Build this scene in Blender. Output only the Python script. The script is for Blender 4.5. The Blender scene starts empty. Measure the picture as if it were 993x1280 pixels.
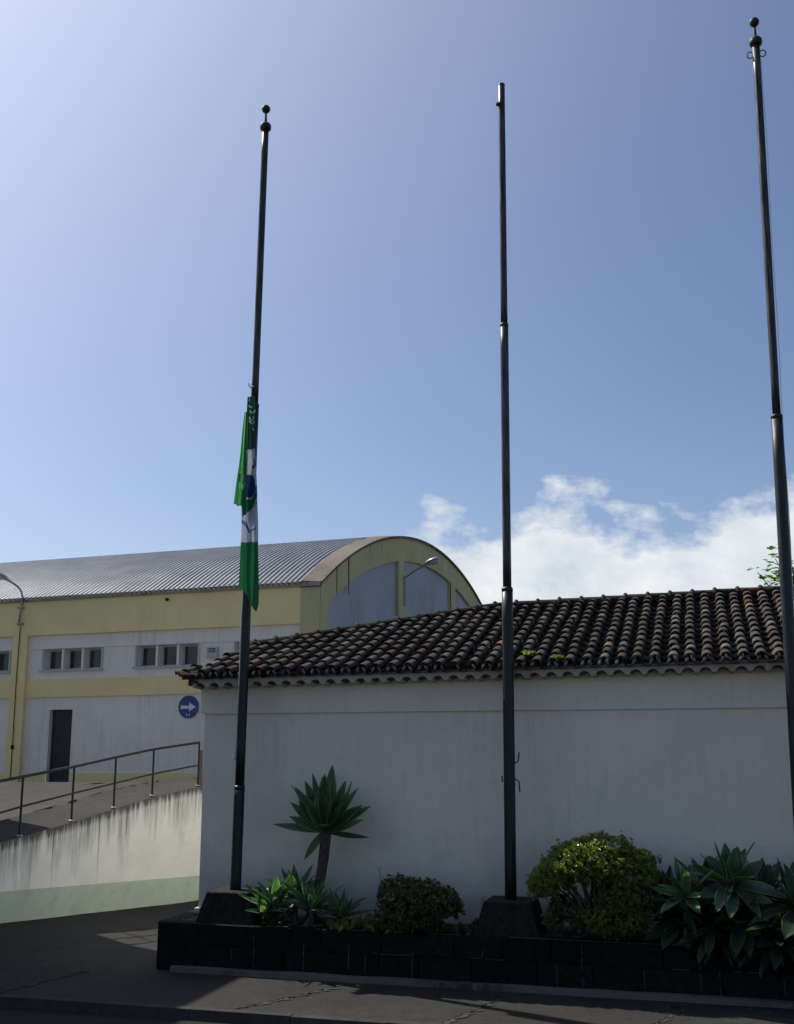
import bpy, math, random
from mathutils import Vector, Matrix, noise
random.seed(7)
PI=math.pi
sc=bpy.context.scene
col=sc.collection
R=math.radians
def lerp(a,b,t): return a+(b-a)*t
def sst(a,b,x):
    t=max(0,min(1,(x-a)/(b-a))); return t*t*(3-2*t)

# ------------------------------------------------------------------ frames
# house frame: s runs along the street front (to the right), w away from the street, z up
HA=R(-15.4)
HU=Vector((math.cos(HA),math.sin(HA),0)); HW=Vector((-math.sin(HA),math.cos(HA),0))
HO=Vector((1.044,14.693,0))
def hp(s,w,z): 
    v=HO+HU*s+HW*w; v.z=z; return v
# hall frame: s along its long front, t height above its floor, n out of the wall
GE=Vector((.9461,-.3239,0)); GN=Vector((-.3239,-.9461,0)); GO=Vector((-9.825,33,1.805))
SH=.0089
def gp(s,t,n=0): return GO+GE*s+GN*n+Vector((0,0,t+SH*s))
S_AZ=(-.803,.596); SUN_EL=R(50)
SUN=Vector((S_AZ[0]*math.cos(SUN_EL),S_AZ[1]*math.cos(SUN_EL),math.sin(SUN_EL))).normalized()

# ------------------------------------------------------------------ mesh helper
class MB:
    def __init__(self): self.v=[];self.f=[];self.m=[];self.c=[];self.uv={};self.smooth=False
    def vert(self,p,c=None): self.v.append(tuple(p)); self.c.append(c if c else (1,1,1)); return len(self.v)-1
    def face(self,idx,m=0,uv=None):
        if uv: self.uv[len(self.f)]=uv
        self.f.append(tuple(idx)); self.m.append(m)
    def poly(self,pts,m=0,c=None,uv=None): self.face([self.vert(p,c) for p in pts],m,uv)
    def box(self,P,a0,a1,b0,b1,c0,c1,m=0,c=None):
        i=[self.vert(P(a,b,z),c) for z in(c0,c1) for b in(b0,b1) for a in(a0,a1)]
        for q in((0,2,3,1),(4,5,7,6),(0,1,5,4),(2,6,7,3),(0,4,6,2),(1,3,7,5)): self.face([i[k] for k in q],m)
    def tube(self,pts,rad,n=8,m=0,c=None,cap=True):
        pts=[Vector(p) for p in pts]
        if not isinstance(rad,(list,tuple)): rad=[rad]*len(pts)
        prev=None; up=None
        for k,p in enumerate(pts):
            d=(pts[min(k+1,len(pts)-1)]-pts[max(k-1,0)]).normalized()
            if up is None:
                up=Vector((0,0,1)) if abs(d.z)<.9 else Vector((1,0,0))
            a=d.cross(up).normalized(); b=a.cross(d).normalized(); up=b
            ring=[self.vert(p+(a*math.cos(t*2*PI/n)+b*math.sin(t*2*PI/n))*rad[k],c) for t in range(n)]
            if prev:
                for t in range(n): self.face((prev[t],prev[(t+1)%n],ring[(t+1)%n],ring[t]),m)
            elif cap: self.face(ring[::-1],m)
            prev=ring
        if cap: self.face(prev,m)
    def lathe(self,base,prof,n=20,m=0,c=None):
        prev=None
        for r,z in prof:
            ring=[self.vert(Vector(base)+Vector((r*math.cos(t*2*PI/n),r*math.sin(t*2*PI/n),z)),c) for t in range(n)]
            if prev:
                for t in range(n): self.face((prev[t],prev[(t+1)%n],ring[(t+1)%n],ring[t]),m)
            prev=ring
        self.face(prev,m)
    def build(self,name,mats,parent=None,origin=None,smooth=None):
        me=bpy.data.meshes.new(name)
        if parent is not None:
            M=WM[parent.name]
        elif origin is not None: M=Matrix.Translation(Vector(origin))
        else: M=Matrix.Identity(4)
        Mi=M.inverted()
        vs=[tuple(Mi@Vector(p)) for p in self.v]
        me.from_pydata(vs,[],self.f)
        if not isinstance(mats,(list,tuple)): mats=[mats]
        for q in mats: me.materials.append(q)
        me.polygons.foreach_set('material_index',self.m)
        at=me.color_attributes.new('tone','FLOAT_COLOR','POINT')
        for i,cc in enumerate(self.c): at.data[i].color=(cc[0],cc[1],cc[2],1)
        if self.uv:
            ul=me.uv_layers.new(name='UVMap')
            for fi,u in self.uv.items():
                for k,li in enumerate(me.polygons[fi].loop_indices): ul.data[li].uv=u[k]
        me.validate()
        if smooth or (smooth is None and self.smooth):
            for p in me.polygons: p.use_smooth=True
        o=bpy.data.objects.new(name,me); col.objects.link(o)
        if parent is not None: 
            o.parent=parent; WM[o.name]=WM[parent.name]
        else: 
            o.matrix_world=M; WM[o.name]=M
        return o
WM={}
def tag(o,label=None,cat=None,group=None,kind=None):
    if label:o['label']=label
    if cat:o['category']=cat
    if group:o['group']=group
    if kind:o['kind']=kind
    return o
def thing(name,label,cat,loc,rz=0,group=None):
    o=bpy.data.objects.new(name,None); col.objects.link(o)
    o.location=loc; o.rotation_euler=(0,0,rz); o.empty_display_size=.2
    WM[o.name]=Matrix.Translation(Vector(loc))@Matrix.Rotation(rz,4,'Z')
    return tag(o,label,cat,group)

# ------------------------------------------------------------------ materials
def mat(name):
    m=bpy.data.materials.new(name); m.use_nodes=True
    nt=m.node_tree; b=nt.nodes['Principled BSDF']; return m,nt,b
def N(nt,t,**kw):
    n=nt.nodes.new(t)
    for k,v in kw.items():
        if k.startswith('i_'): n.inputs[k[2:].replace('_',' ')].default_value=v
        else: setattr(n,k,v)
    return n
def L(nt,a,b): nt.links.new(a,b)
def pos(nt,scale=(1,1,1),rot=0):
    g=N(nt,'ShaderNodeNewGeometry'); mp=N(nt,'ShaderNodeMapping'); mp.inputs['Scale'].default_value=scale; mp.inputs['Rotation'].default_value=(0,0,rot)
    L(nt,g.outputs['Position'],mp.inputs['Vector']); return mp.outputs['Vector']
def nz(nt,vec,scale,detail=4,rough=.55):
    n=N(nt,'ShaderNodeTexNoise'); n.inputs['Scale'].default_value=scale; n.inputs['Detail'].default_value=detail; n.inputs['Roughness'].default_value=rough
    L(nt,vec,n.inputs['Vector']); return n.outputs['Fac']
def rng(nt,v,a,b,c=0,d=1):
    n=N(nt,'ShaderNodeMapRange'); n.inputs['From Min'].default_value=a;n.inputs['From Max'].default_value=b;n.inputs['To Min'].default_value=c;n.inputs['To Max'].default_value=d
    L(nt,v,n.inputs['Value']); return n.outputs['Result']
def mth(nt,op,a,b=None,clamp=False):
    n=N(nt,'ShaderNodeMath',operation=op); n.use_clamp=clamp
    for i,x in enumerate((a,b)):
        if x is None: continue
        if isinstance(x,(int,float)): n.inputs[i].default_value=x
        else: L(nt,x,n.inputs[i])
    return n.outputs[0]
def mix(nt,f,a,b,mode='MIX'):
    n=N(nt,'ShaderNodeMix',data_type='RGBA',blend_type=mode)
    for i,x in ((0,f),(6,a),(7,b)):
        if isinstance(x,(int,float)): n.inputs[i].default_value=x
        elif isinstance(x,(tuple,list)): n.inputs[i].default_value=(*x[:3],1)
        else: L(nt,x,n.inputs[i])
    return n.outputs[2]
def bump(nt,b,h,strength=.3,dist=.02):
    n=N(nt,'ShaderNodeBump'); n.inputs['Strength'].default_value=strength; n.inputs['Distance'].default_value=dist
    L(nt,h,n.inputs['Height']); L(nt,n.outputs[0],b.inputs['Normal'])

def plaster(name,c,dirt=(.25,.25,.22),damt=.5,rough=.9,streak=True,lo=.5,hi=.75,bs=.25):
    m,nt,b=mat(name)
    big=nz(nt,pos(nt),.9,5,.6); fine=nz(nt,pos(nt),60,3,.6)
    cc=mix(nt,rng(nt,big,.3,.7,0,1),tuple(x*.9 for x in c),tuple(min(1,x*1.04) for x in c))
    cc=mix(nt,rng(nt,nz(nt,pos(nt),7,5,.7),.35,.75,0,.35),cc,tuple(x*.86 for x in c))
    if streak:
        st=nz(nt,pos(nt,(7,7,.35)),1.4,6,.65); pt=nz(nt,pos(nt),.55,3,.5)
        k=mth(nt,'MULTIPLY',rng(nt,st,lo,hi),rng(nt,pt,.45,.65))
        cc=mix(nt,mth(nt,'MULTIPLY',k,damt,True),cc,dirt)
    L(nt,cc,b.inputs['Base Color']); b.inputs['Roughness'].default_value=rough
    bump(nt,b,mth(nt,'ADD',fine,mth(nt,'MULTIPLY',nz(nt,pos(nt),9,4),2)),bs*1.8,.012)
    return m
def simple(name,c,rough=.6,metal=0,var=.15,scale=6,bs=.1,spec=.5):
    m,nt,b=mat(name)
    n=nz(nt,pos(nt),scale,5,.6)
    cc=mix(nt,rng(nt,n,.3,.7),tuple(x*(1-var) for x in c),tuple(min(1,x*(1+var)) for x in c))
    L(nt,cc,b.inputs['Base Color']); b.inputs['Roughness'].default_value=rough; b.inputs['Metallic'].default_value=metal
    b.inputs['Specular IOR Level'].default_value=spec
    if bs: bump(nt,b,nz(nt,pos(nt),scale*6,3),bs,.01)
    return m
def toned(name,mul=1,rough=.9,nscale=25,bs=.4,spec=.3,lo=.6,hi=1.25):
    m,nt,b=mat(name)
    a=N(nt,'ShaderNodeAttribute',attribute_name='tone')
    n=nz(nt,pos(nt),nscale,5,.7)
    g=rng(nt,n,.25,.75,lo*mul,hi*mul)
    vm=N(nt,'ShaderNodeVectorMath',operation='SCALE'); L(nt,a.outputs['Color'],vm.inputs[0]); L(nt,g,vm.inputs['Scale'])
    L(nt,vm.outputs[0],b.inputs['Base Color']); b.inputs['Roughness'].default_value=rough; b.inputs['Specular IOR Level'].default_value=spec
    if bs: bump(nt,b,nz(nt,pos(nt),nscale*2,4,.7),bs,.01)
    return m
def leafmat(name,mul=1,transl=.35,rough=.45,spec=.4,tcol=(.5,.75,.12)):
    m,nt,b=mat(name)
    a=N(nt,'ShaderNodeAttribute',attribute_name='tone')
    n=nz(nt,pos(nt),9,3,.6)
    vm=N(nt,'ShaderNodeVectorMath',operation='SCALE'); L(nt,a.outputs['Color'],vm.inputs[0]); L(nt,rng(nt,n,.25,.75,.75*mul,1.25*mul),vm.inputs['Scale'])
    L(nt,vm.outputs[0],b.inputs['Base Color']); b.inputs['Roughness'].default_value=rough; b.inputs['Specular IOR Level'].default_value=spec
    tr=N(nt,'ShaderNodeBsdfTranslucent'); 
    tc=mix(nt,1.0,vm.outputs[0],tcol,'MULTIPLY')
    sc2=N(nt,'ShaderNodeVectorMath',operation='SCALE'); L(nt,tc,sc2.inputs[0]); sc2.inputs['Scale'].default_value=3.2
    L(nt,sc2.outputs[0],tr.inputs['Color'])
    ms=N(nt,'ShaderNodeMixShader'); ms.inputs[0].default_value=transl
    L(nt,b.outputs[0],ms.inputs[1]); L(nt,tr.outputs[0],ms.inputs[2])
    L(nt,ms.outputs[0],nt.nodes['Material Output'].inputs['Surface'])
    return m

M={}
M['white']=plaster('white_plaster',(.90,.80,.66),(.50,.46,.39),.25,lo=.46,hi=.72)
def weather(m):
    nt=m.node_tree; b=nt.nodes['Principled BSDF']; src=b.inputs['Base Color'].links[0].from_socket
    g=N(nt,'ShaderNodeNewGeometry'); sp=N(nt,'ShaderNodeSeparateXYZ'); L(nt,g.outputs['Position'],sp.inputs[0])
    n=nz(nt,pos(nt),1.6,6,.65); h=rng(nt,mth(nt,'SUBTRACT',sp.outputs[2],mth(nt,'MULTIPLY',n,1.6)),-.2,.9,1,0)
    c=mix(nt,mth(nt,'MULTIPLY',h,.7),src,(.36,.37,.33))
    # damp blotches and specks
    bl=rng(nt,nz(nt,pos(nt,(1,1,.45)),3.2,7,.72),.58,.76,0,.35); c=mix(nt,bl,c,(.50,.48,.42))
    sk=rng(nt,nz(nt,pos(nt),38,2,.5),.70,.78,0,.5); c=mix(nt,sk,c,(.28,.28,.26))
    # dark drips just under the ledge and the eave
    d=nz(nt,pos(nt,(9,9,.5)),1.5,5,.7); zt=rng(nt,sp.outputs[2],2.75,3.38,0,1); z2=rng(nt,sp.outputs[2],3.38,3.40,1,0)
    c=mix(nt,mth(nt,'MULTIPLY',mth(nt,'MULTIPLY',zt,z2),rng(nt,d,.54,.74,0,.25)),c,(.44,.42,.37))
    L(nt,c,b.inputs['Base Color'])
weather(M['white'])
M['white_side']=plaster('white_plaster_side',(.82,.82,.8),(.5,.5,.46),.2)
M['hallwhite']=plaster('hall_white_plaster',(.78,.74,.67),(.38,.36,.32),.6,lo=.48,hi=.75)
M['gablewhite']=plaster('gable_white_plaster',(.42,.45,.49),(.2,.21,.22),.75,lo=.42,hi=.72)
M['yellow']=plaster('yellow_plaster',(.82,.69,.34),(.34,.29,.18),.5,lo=.55,hi=.85)
M['yellowdirty']=plaster('yellow_plaster_stained',(.50,.47,.25),(.1,.09,.06),.9,lo=.42,hi=.68)
M['coping']=plaster('coping_concrete',(.17,.145,.12),(.06,.045,.035),1,lo=.36,hi=.58)
M['fascia']=plaster('eave_concrete',(.36,.33,.23),(.08,.07,.05),1,lo=.4,hi=.62)
M['cornice']=plaster('cornice_mortar',(.50,.46,.39),(.14,.13,.12),.7,lo=.4,hi=.7)
M['tile']=toned('clay_tile',1,.92,22,.5,.2,.55,1.35)
M['tileunder']=simple('tile_underside',(.13,.06,.045),.9,0,.3,12)
M['lightblock']=simple('light_block_dark',(.02,.018,.016),.95,0,.3,12)
M['mortar']=simple('mortar',(.16,.165,.17),.9,0,.35,18,.3)
M['basalt']=toned('basalt_block',1,.95,14,1,.15,.3,2.2)
M['basaltmortar']=simple('basalt_joint_mortar',(.042,.042,.039),.9,0,.3,20,.3)
M['footing']=plaster('footing_concrete',(.14,.13,.11),(.025,.025,.022),1,lo=.35,hi=.55,bs=.8)
M['soil']=simple('soil',(.045,.03,.018),.95,0,.5,18,.8)
M['black']=simple('black_iron',(.006,.007,.008),.6,0,.3,10)
M['glass']=None
m,nt,b=mat('window_glass'); b.inputs['Base Color'].default_value=(.035,.037,.036,1); b.inputs['Roughness'].default_value=.12
L(nt,mix(nt,rng(nt,nz(nt,pos(nt),1.5,2),.35,.65),(.02,.022,.022),(.06,.06,.055)),b.inputs['Base Color']); M['glass']=m  # uneven lighter tone painted into the panes for reflections
M['winframe']=simple('window_frame_white',(.42,.43,.42),.5,0,.1)
M['door']=simple('door_dark_metal',(.022,.024,.027),.5,0,.3,3)
M['steel']=simple('galvanised_steel',(.30,.31,.31),.45,.6,.2,14)
M['lampgrey']=simple('lamp_grey',(.38,.39,.40),.35,.2,.12)
M['lens']=simple('lamp_lens',(.42,.48,.50),.15,0,.1)
M['signblue']=simple('sign_blue',(.016,.055,.19),.5,0,.12)
M['signwhite']=simple('sign_white',(.62,.65,.68),.5,0,.06)
M['rope']=simple('rope_white',(.85,.83,.78),.8,0,.2,40)
M['bark']=simple('bark',(.085,.055,.04),.95,0,.45,25,.9)
M['agavestem']=simple('agave_stem',(.075,.06,.05),.95,0,.45,30,.9)
M['agave']=leafmat('agave_leaf',1,.22,.42,.45,(.45,.75,.18))
M['leaf']=leafmat('shrub_leaf',1,.34,.3,.6,(.75,.85,.10))
M['figleaf']=leafmat('fig_leaf',1,.4,.5,.3,(.6,.85,.15))
M['grass']=leafmat('weed_leaf',1,.3,.5,.3,(.7,.75,.2))
M['litter']=simple('leaf_litter',(.22,.12,.05),.9,0,.5,30,.3)
M['flag']=None

# painted steel poles: dark green paint, chipped and dull, wet-looking highlights
m,nt,b=mat('pole_dark_paint')
v=pos(nt,(30,30,3)); f=nz(nt,v,1.2,5,.7)
L(nt,mix(nt,rng(nt,f,.55,.72),(.006,.010,.012),(.05,.042,.036)),b.inputs['Base Color']); L(nt,rng(nt,f,.4,.7,.38,.65),b.inputs['Roughness']); bump(nt,b,f,.2,.004); M['pole']=m
m,nt,b=mat('pole_weathered_steel')
v=pos(nt,(40,40,1.5)); f=nz(nt,v,1.2,6,.75)
L(nt,mix(nt,rng(nt,f,.45,.68),(.015,.018,.024),(.15,.14,.13)),b.inputs['Base Color']); b.inputs['Metallic'].default_value=.45; L(nt,rng(nt,f,.4,.7,.34,.6),b.inputs['Roughness']); M['polesteel']=m

# corrugated metal
m,nt,b=mat('corrugated_metal')
f=nz(nt,pos(nt),1.1,5,.65); f2=nz(nt,pos(nt),14,4,.7)
c1=mix(nt,rng(nt,f,.3,.7),(.20,.215,.235),(.30,.315,.335)); c1=mix(nt,rng(nt,f2,.5,.8,0,.6),c1,(.12,.11,.10))
L(nt,c1,b.inputs['Base Color']); b.inputs['Roughness'].default_value=.42; b.inputs['Metallic'].default_value=.55; M['roofmetal']=m

# asphalt family
def asphalt(name,c,c2,patch=.5,bs=.5):
    m,nt,b=mat(name)
    big=nz(nt,pos(nt),.7,5,.6); mid=nz(nt,pos(nt),5,5,.7); fin=nz(nt,pos(nt),120,3,.7)
    cc=mix(nt,rng(nt,big,.35,.65),c,c2)
    cc=mix(nt,rng(nt,mid,.48,.72,0,.75),cc,tuple(x*.5 for x in c))
    cc=mix(nt,rng(nt,fin,.45,.75,0,.55),cc,tuple(min(1,x*2.6) for x in c2))
    cc=mix(nt,rng(nt,fin,.45,.25,0,.5),cc,tuple(x*.4 for x in c))
    L(nt,cc,b.inputs['Base Color']); b.inputs['Roughness'].default_value=.93; b.inputs['Specular IOR Level'].default_value=.2
    bump(nt,b,mth(nt,'ADD',fin,mth(nt,'MULTIPLY',mid,1.5)),bs,.01)
    return m
M['asphalt']=asphalt('pavement_asphalt',(.023,.0222,.0205),(.037,.0352,.0315))
M['road']=asphalt('road_asphalt',(.017,.017,.017),(.024,.024,.024))
M['terrace']=asphalt('terrace_asphalt',(.036,.033,.031),(.055,.051,.047))
M['kerbc']=asphalt('kerb_concrete',(.03,.028,.026),(.05,.047,.043))
M['crack']=simple('crack_dark',(.008,.008,.008),1,0,.3)
M['rubble']=asphalt('crack_rubble',(.04,.038,.034),(.075,.07,.064),bs=1)
M['earth']=asphalt('earth',(.05,.055,.03),(.08,.08,.05))

# retaining wall: cream render, black algae streaks running down from the top; uv = (metres along, metres below top)
def rwall(name,base,dark,low=False):
    m,nt,b=mat(name)
    uv=N(nt,'ShaderNodeUVMap'); sep=N(nt,'ShaderNodeSeparateXYZ'); L(nt,uv.outputs[0],sep.inputs[0])
    X,Y=sep.outputs[0],sep.outputs[1]
    def cmb(sx,sy):
        c=N(nt,'ShaderNodeCombineXYZ'); L(nt,mth(nt,'MULTIPLY',X,sx),c.inputs[0]); L(nt,mth(nt,'MULTIPLY',Y,sy),c.inputs[1]); return c.outputs[0]
    st=nz(nt,cmb(5.0,.28),1.6,6,.72); st2=nz(nt,cmb(15,.7),1.3,4,.65); big=nz(nt,cmb(1.0,1.1),1.2,5,.6)
    ln=nz(nt,cmb(1.1,.0),1.6,3,.6)
    # streak length differs along the wall
    reach=rng(nt,ln,.36,.64,.12,1.25)
    fall=mth(nt,'SUBTRACT',1,mth(nt,'DIVIDE',Y,reach),True)
    s=mth(nt,'MULTIPLY',rng(nt,st,.40,.60),fall); s2=mth(nt,'MULTIPLY',rng(nt,st2,.50,.70),fall)
    top=mth(nt,'SUBTRACT',1,mth(nt,'DIVIDE',Y,.16),True)
    k=mth(nt,'ADD',mth(nt,'MULTIPLY',s,.85),mth(nt,'ADD',mth(nt,'MULTIPLY',s2,.55),mth(nt,'MULTIPLY',top,rng(nt,st,.3,.55,.35,.9))),True)
    cc=mix(nt,rng(nt,big,.3,.7,0,1),tuple(x*.86 for x in base),base)
    cc=mix(nt,rng(nt,nz(nt,cmb(6,6),1.6,6,.7),.5,.8,0,.35),cc,tuple(x*.7 for x in base))
    if low: k=mth(nt,'MULTIPLY',k,.45); cc=mix(nt,rng(nt,nz(nt,cmb(2.3,3),1.5,6,.65),.52,.62,0,.7),cc,(.46,.50,.40))
    # two black drips by the left joint
    for x0,wd,ln_ in ((0.06,.035,2.2),(0.24,.05,2.6),(1.52,.02,1.0),(2.6,.02,1.2),(3.3,.018,.8)):
        d=mth(nt,'ABSOLUTE',mth(nt,'SUBTRACT',mth(nt,'ADD',X,mth(nt,'MULTIPLY',st2,.05)),x0+.03))
        dd=mth(nt,'SUBTRACT',1,mth(nt,'DIVIDE',d,wd),True)
        k=mth(nt,'ADD',k,mth(nt,'MULTIPLY',dd,mth(nt,'MULTIPLY',mth(nt,'SUBTRACT',1,mth(nt,'DIVIDE',Y,ln_),True),1.3)),True)
    cc=mix(nt,mth(nt,'MULTIPLY',k,.93),cc,dark)
    L(nt,cc,b.inputs['Base Color']); b.inputs['Roughness'].default_value=.92
    bump(nt,b,mth(nt,'ADD',nz(nt,pos(nt),50,4,.7),mth(nt,'MULTIPLY',big,3)),.35,.012)
    return m
M['rw']=rwall('cream_render',(.96,.94,.84),(.055,.05,.04)); M['rwg']=rwall('green_paint_band',(.56,.66,.50),(.05,.06,.05),True)

m,nt,b=mat('flag_cloth')
a=N(nt,'ShaderNodeAttribute',attribute_name='tone'); L(nt,a.outputs['Color'],b.inputs['Base Color']); b.inputs['Roughness'].default_value=.75
tr=N(nt,'ShaderNodeBsdfTranslucent'); L(nt,a.outputs['Color'],tr.inputs['Color']); ms=N(nt,'ShaderNodeMixShader'); ms.inputs[0].default_value=.35
L(nt,b.outputs[0],ms.inputs[1]); L(nt,tr.outputs[0],ms.inputs[2]); L(nt,ms.outputs[0],nt.nodes['Material Output'].inputs['Surface']); M['flag']=m

# ------------------------------------------------------------------ ground
def gz(x,y): return .12*max(0,-x-3.75)*sst(14.2,17.5,y)
mb=MB(); mb.poly([(-900,-300,-.2),(900,-300,-.2),(900,1500,-.2),(-900,1500,-.2)]); tag(mb.build('ground',M['earth']),kind='structure')
mb=MB(); mb.poly([hp(-60,-14,-.1),hp(60,-14,-.1),hp(60,-2.0,-.1),hp(-60,-2.0,-.1)]); tag(mb.build('road',M['road']),kind='structure')
# pavement and driveway apron between planter and ramp wall: one bumpy sheet
mb=MB(); mb.smooth=True
xs=[-30+.5*i for i in range(121)]
ys=[-1.9+.3*i for i in range(40)]
def pav(s,w):
    p=hp(s,w,0); z=gz(p.x,p.y)+.006*noise.noise(p*1.3)+.003*noise.noise(p*5)
    p.z=z; return p
grid=[[mb.vert(pav(s,w)) for s in xs] for w in ys]
for j in range(len(ys)-1):
    for i in range(len(xs)-1): mb.face((grid[j][i],grid[j][i+1],grid[j+1][i+1],grid[j+1][i]))
tag(mb.build('pavement',M['asphalt']),kind='structure')
# worn concrete edge of the pavement with a small step down to the road
mb=MB(); random.seed(3)
s=-30
while s<30:
    l=random.uniform(.7,1.3); z=.012+random.uniform(-.004,.004)
    P=lambda a,b_,c:hp(a,b_,c)
    n_=6
    for k in range(n_):
        a0=s+l*k/n_; a1=s+l*(k+1)/n_-(.006 if k==n_-1 else 0)
        j0=.015*noise.noise(Vector((a0*3,1,0))); j1=.015*noise.noise(Vector((a1*3,1,0)))
        mb.poly([hp(a0,-2.02+j0,z),hp(a1,-2.02+j1,z),hp(a1,-1.91+j1*.6,z+.004),hp(a0,-1.91+j0*.6,z+.004)])
        mb.poly([hp(a0,-2.04+j0,-.1),hp(a1,-2.04+j1,-.1),hp(a1,-2.02+j1,z),hp(a0,-2.02+j0,z)])
        mb.poly([hp(a0,-1.91+j0*.6,z+.004),hp(a1,-1.91+j1*.6,z+.004),hp(a1,-1.88,-.02),hp(a0,-1.88,-.02)])
    s+=l
tag(mb.build('kerb_edge',M['kerbc']),kind='structure')
# cracks across the pavement
mb=MB(); random.seed(5)
def crack(pts,wd,m,dz,rough=.05,n=26):
    P=[]
    for i in range(n+1):
        t=i/n*(len(pts)-1); k=min(int(t),len(pts)-2); f=t-k
        a=lerp(pts[k][0],pts[k+1][0],f)+rough*random.uniform(-1,1); b_=lerp(pts[k][1],pts[k+1][1],f); P.append((a,b_,wd*random.uniform(.35,1.5)))
    for i in range(n):
        a,b_=P[i],P[i+1]
        q=[]
        for (s_,w_,d) in ((a[0]-a[2],a[1],0),(a[0]+a[2],a[1],0),(b_[0]+b_[2],b_[1],0),(b_[0]-b_[2],b_[1],0)):
            v=pav(s_,w_); v.z+=dz; q.append(v)
        mb.poly(q,m)
for s0,s1 in ((-1.72,-2.5),(0.30,-.05),(2.32,2.0),(4.6,4.3),(-5.2,-5.6),(6.8,6.5)):
    crack([(s0,-.45),(lerp(s0,s1,.5)+.05,-1.1),(s1,-1.9)],.034,1,.008,.06)
    crack([(s0,-.35),(lerp(s0,s1,.5)+.03,-1.1),(s1-.03,-1.9)],.013,0,.012,.045)
crack([(-7.5,2.9),(-5.6,2.6),(-4.5,2.3)],.03,0,.02,.03)
tag(mb.build('pavement_crack',[M['crack'],M['rubble']]),kind='structure')
mb=MB(); random.seed(44)
for i in range(520):
    s_=random.uniform(-7,6.5); w_=random.uniform(-1.9,-.2) if random.random()<.75 else random.uniform(-4,-2.1)
    if random.random()<.5: s_=random.choice((-2.0,.1,2.2,4.5))+random.gauss(0,.18)
    p=pav(s_,w_) if w_>-1.95 else hp(s_,w_,-.1); q=random.uniform(.004,.013); g=random.uniform(.03,.22)
    v=[mb.vert(p+Vector((math.cos(k*PI/2+s_)*q*random.uniform(.6,1.3),math.sin(k*PI/2+s_)*q*random.uniform(.6,1.3),0)),(g,g*.96,g*.88)) for k in range(4)]+[mb.vert(p+Vector((0,0,q*.9)),(g,g*.96,g*.88))]
    for k in range(4): mb.face((v[k],v[(k+1)%4],v[4]))
tag(mb.build('loose_grit',M['tile'],origin=hp(0,-1,0)),'scattered pale grit and tiny stones on the asphalt pavement','grit',kind='stuff')

# ------------------------------------------------------------------ raised terrace + ramp
RA=Vector((-6.25,17.45,0)); RB=Vector((-3.84,22.2,0))   # ramp wall line
rd=(RB-RA); rl=rd.length; rd=rd/rl; rn=Vector((rd.y,-rd.x,0))    # rn faces the street side
def pw(tab,k):
    if k<=tab[0][0]: (a,b_),(c,d)=tab[0],tab[1]
    elif k>=tab[-1][0]: (a,b_),(c,d)=tab[-2],tab[-1]
    else:
        for (a,b_),(c,d) in zip(tab,tab[1:]):
            if a<=k<=c: break
    return b_+(d-b_)*(k-a)/(c-a)
TOPT=((-6,.62),(.39,1.46),(.82,1.51),(1.97,1.67),(3.0,1.83),(4.05,1.99),(5.44,2.12),(6.5,2.13),(12,2.13))
RAILT=((-6,1.58),(.3,2.37),(.83,2.43),(1.96,2.56),(2.98,2.70),(4.0,2.83),(5.37,2.95),(6.4,2.99),(12,2.99))
MIDT=((-6,1.10),(.35,1.89),(.83,1.97),(1.97,2.13),(3.01,2.26),(4.02,2.39),(5.4,2.52),(6.4,2.56),(12,2.56))
def rtop(k): return pw(TOPT,k)
def rp(k,z,n=0): return Vector((RA.x+rd.x*k+rn.x*n,RA.y+rd.y*k+rn.y*n,z))
KK=[-6+.25*i for i in range(69)]
mb=MB()
for i in range(len(KK)-1):
    k0,k1=KK[i],KK[i+1]
    if k1<=k0: continue
    t0,t1=rtop(k0),rtop(k1)
    g0=rp(k0,0);g1=rp(k1,0); b0,b1=gz(g0.x,g0.y),gz(g1.x,g1.y); g=.46
    mb.poly([rp(k0,b0+g,0),rp(k1,b1+g,0),rp(k1,t1,0),rp(k0,t0,0)],0,uv=[(k0,t0-b0-g),(k1,t1-b1-g),(k1,0),(k0,0)])
    mb.poly([rp(k0,b0-.3,.004),rp(k1,b1-.3,.004),rp(k1,b1+g,.004),rp(k0,b0+g,.004)],1,uv=[(k0,t0-b0+.3),(k1,t1-b1+.3),(k1,t1-b1-g),(k0,t0-b0-g)])
    mb.poly([rp(k0,b0+g,.004),rp(k1,b1+g,.004),rp(k1,b1+g,0),rp(k0,b0+g,0)],1,uv=[(k0,1)]*4)
    mb.poly([rp(k0,t0,0),rp(k1,t1,0),rp(k1,t1+.02,-.16),rp(k0,t0+.02,-.16)],2,uv=[(k0,0)]*4)
tag(mb.build('retaining_wall',[M['rw'],M['rwg'],M['terrace']],origin=rp(0,0)),'cream rendered ramp wall with black drip streaks and a pale green painted band at its foot','wall')
# terrace surface: walk strip along the wall then asphalt up to the hall
mb=MB(); mb.smooth=True
FL=1.80
prev=None
for k in KK:
    t=rtop(k); row=[]
    if k<-5.9: pass
    for n_,z in ((-.16,t+.02),(-1.05-.05*k*0,t+.06),(-1.12,t+.085)):
        row.append(mb.vert(rp(k,z,n_)))
    # far rows lie on lines parallel to the hall front
    base=rp(k,t+.085,-1.12)
    tgt=gp(-3+(k+6)*.78,-.01,.0)
    tgt.z=GO.z+SH*(-3+(k+6)*.78)-.012
    for f in (.12,.3,.5,.75,1.0):
        p=base.lerp(tgt,f)
        if 0.7<f<.8: p=base.lerp(tgt,.84); p.z=3-(3-tgt.z)*p.y/tgt.y+.012
        row.append(mb.vert(p))
    if prev:
        for i in range(len(row)-1): mb.face((prev[i],row[i],row[i+1],prev[i+1]),0 if i!=0 else 0)
    prev=row
tag(mb.build('terrace',M['terrace']),kind='structure')
mb=MB()
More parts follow.
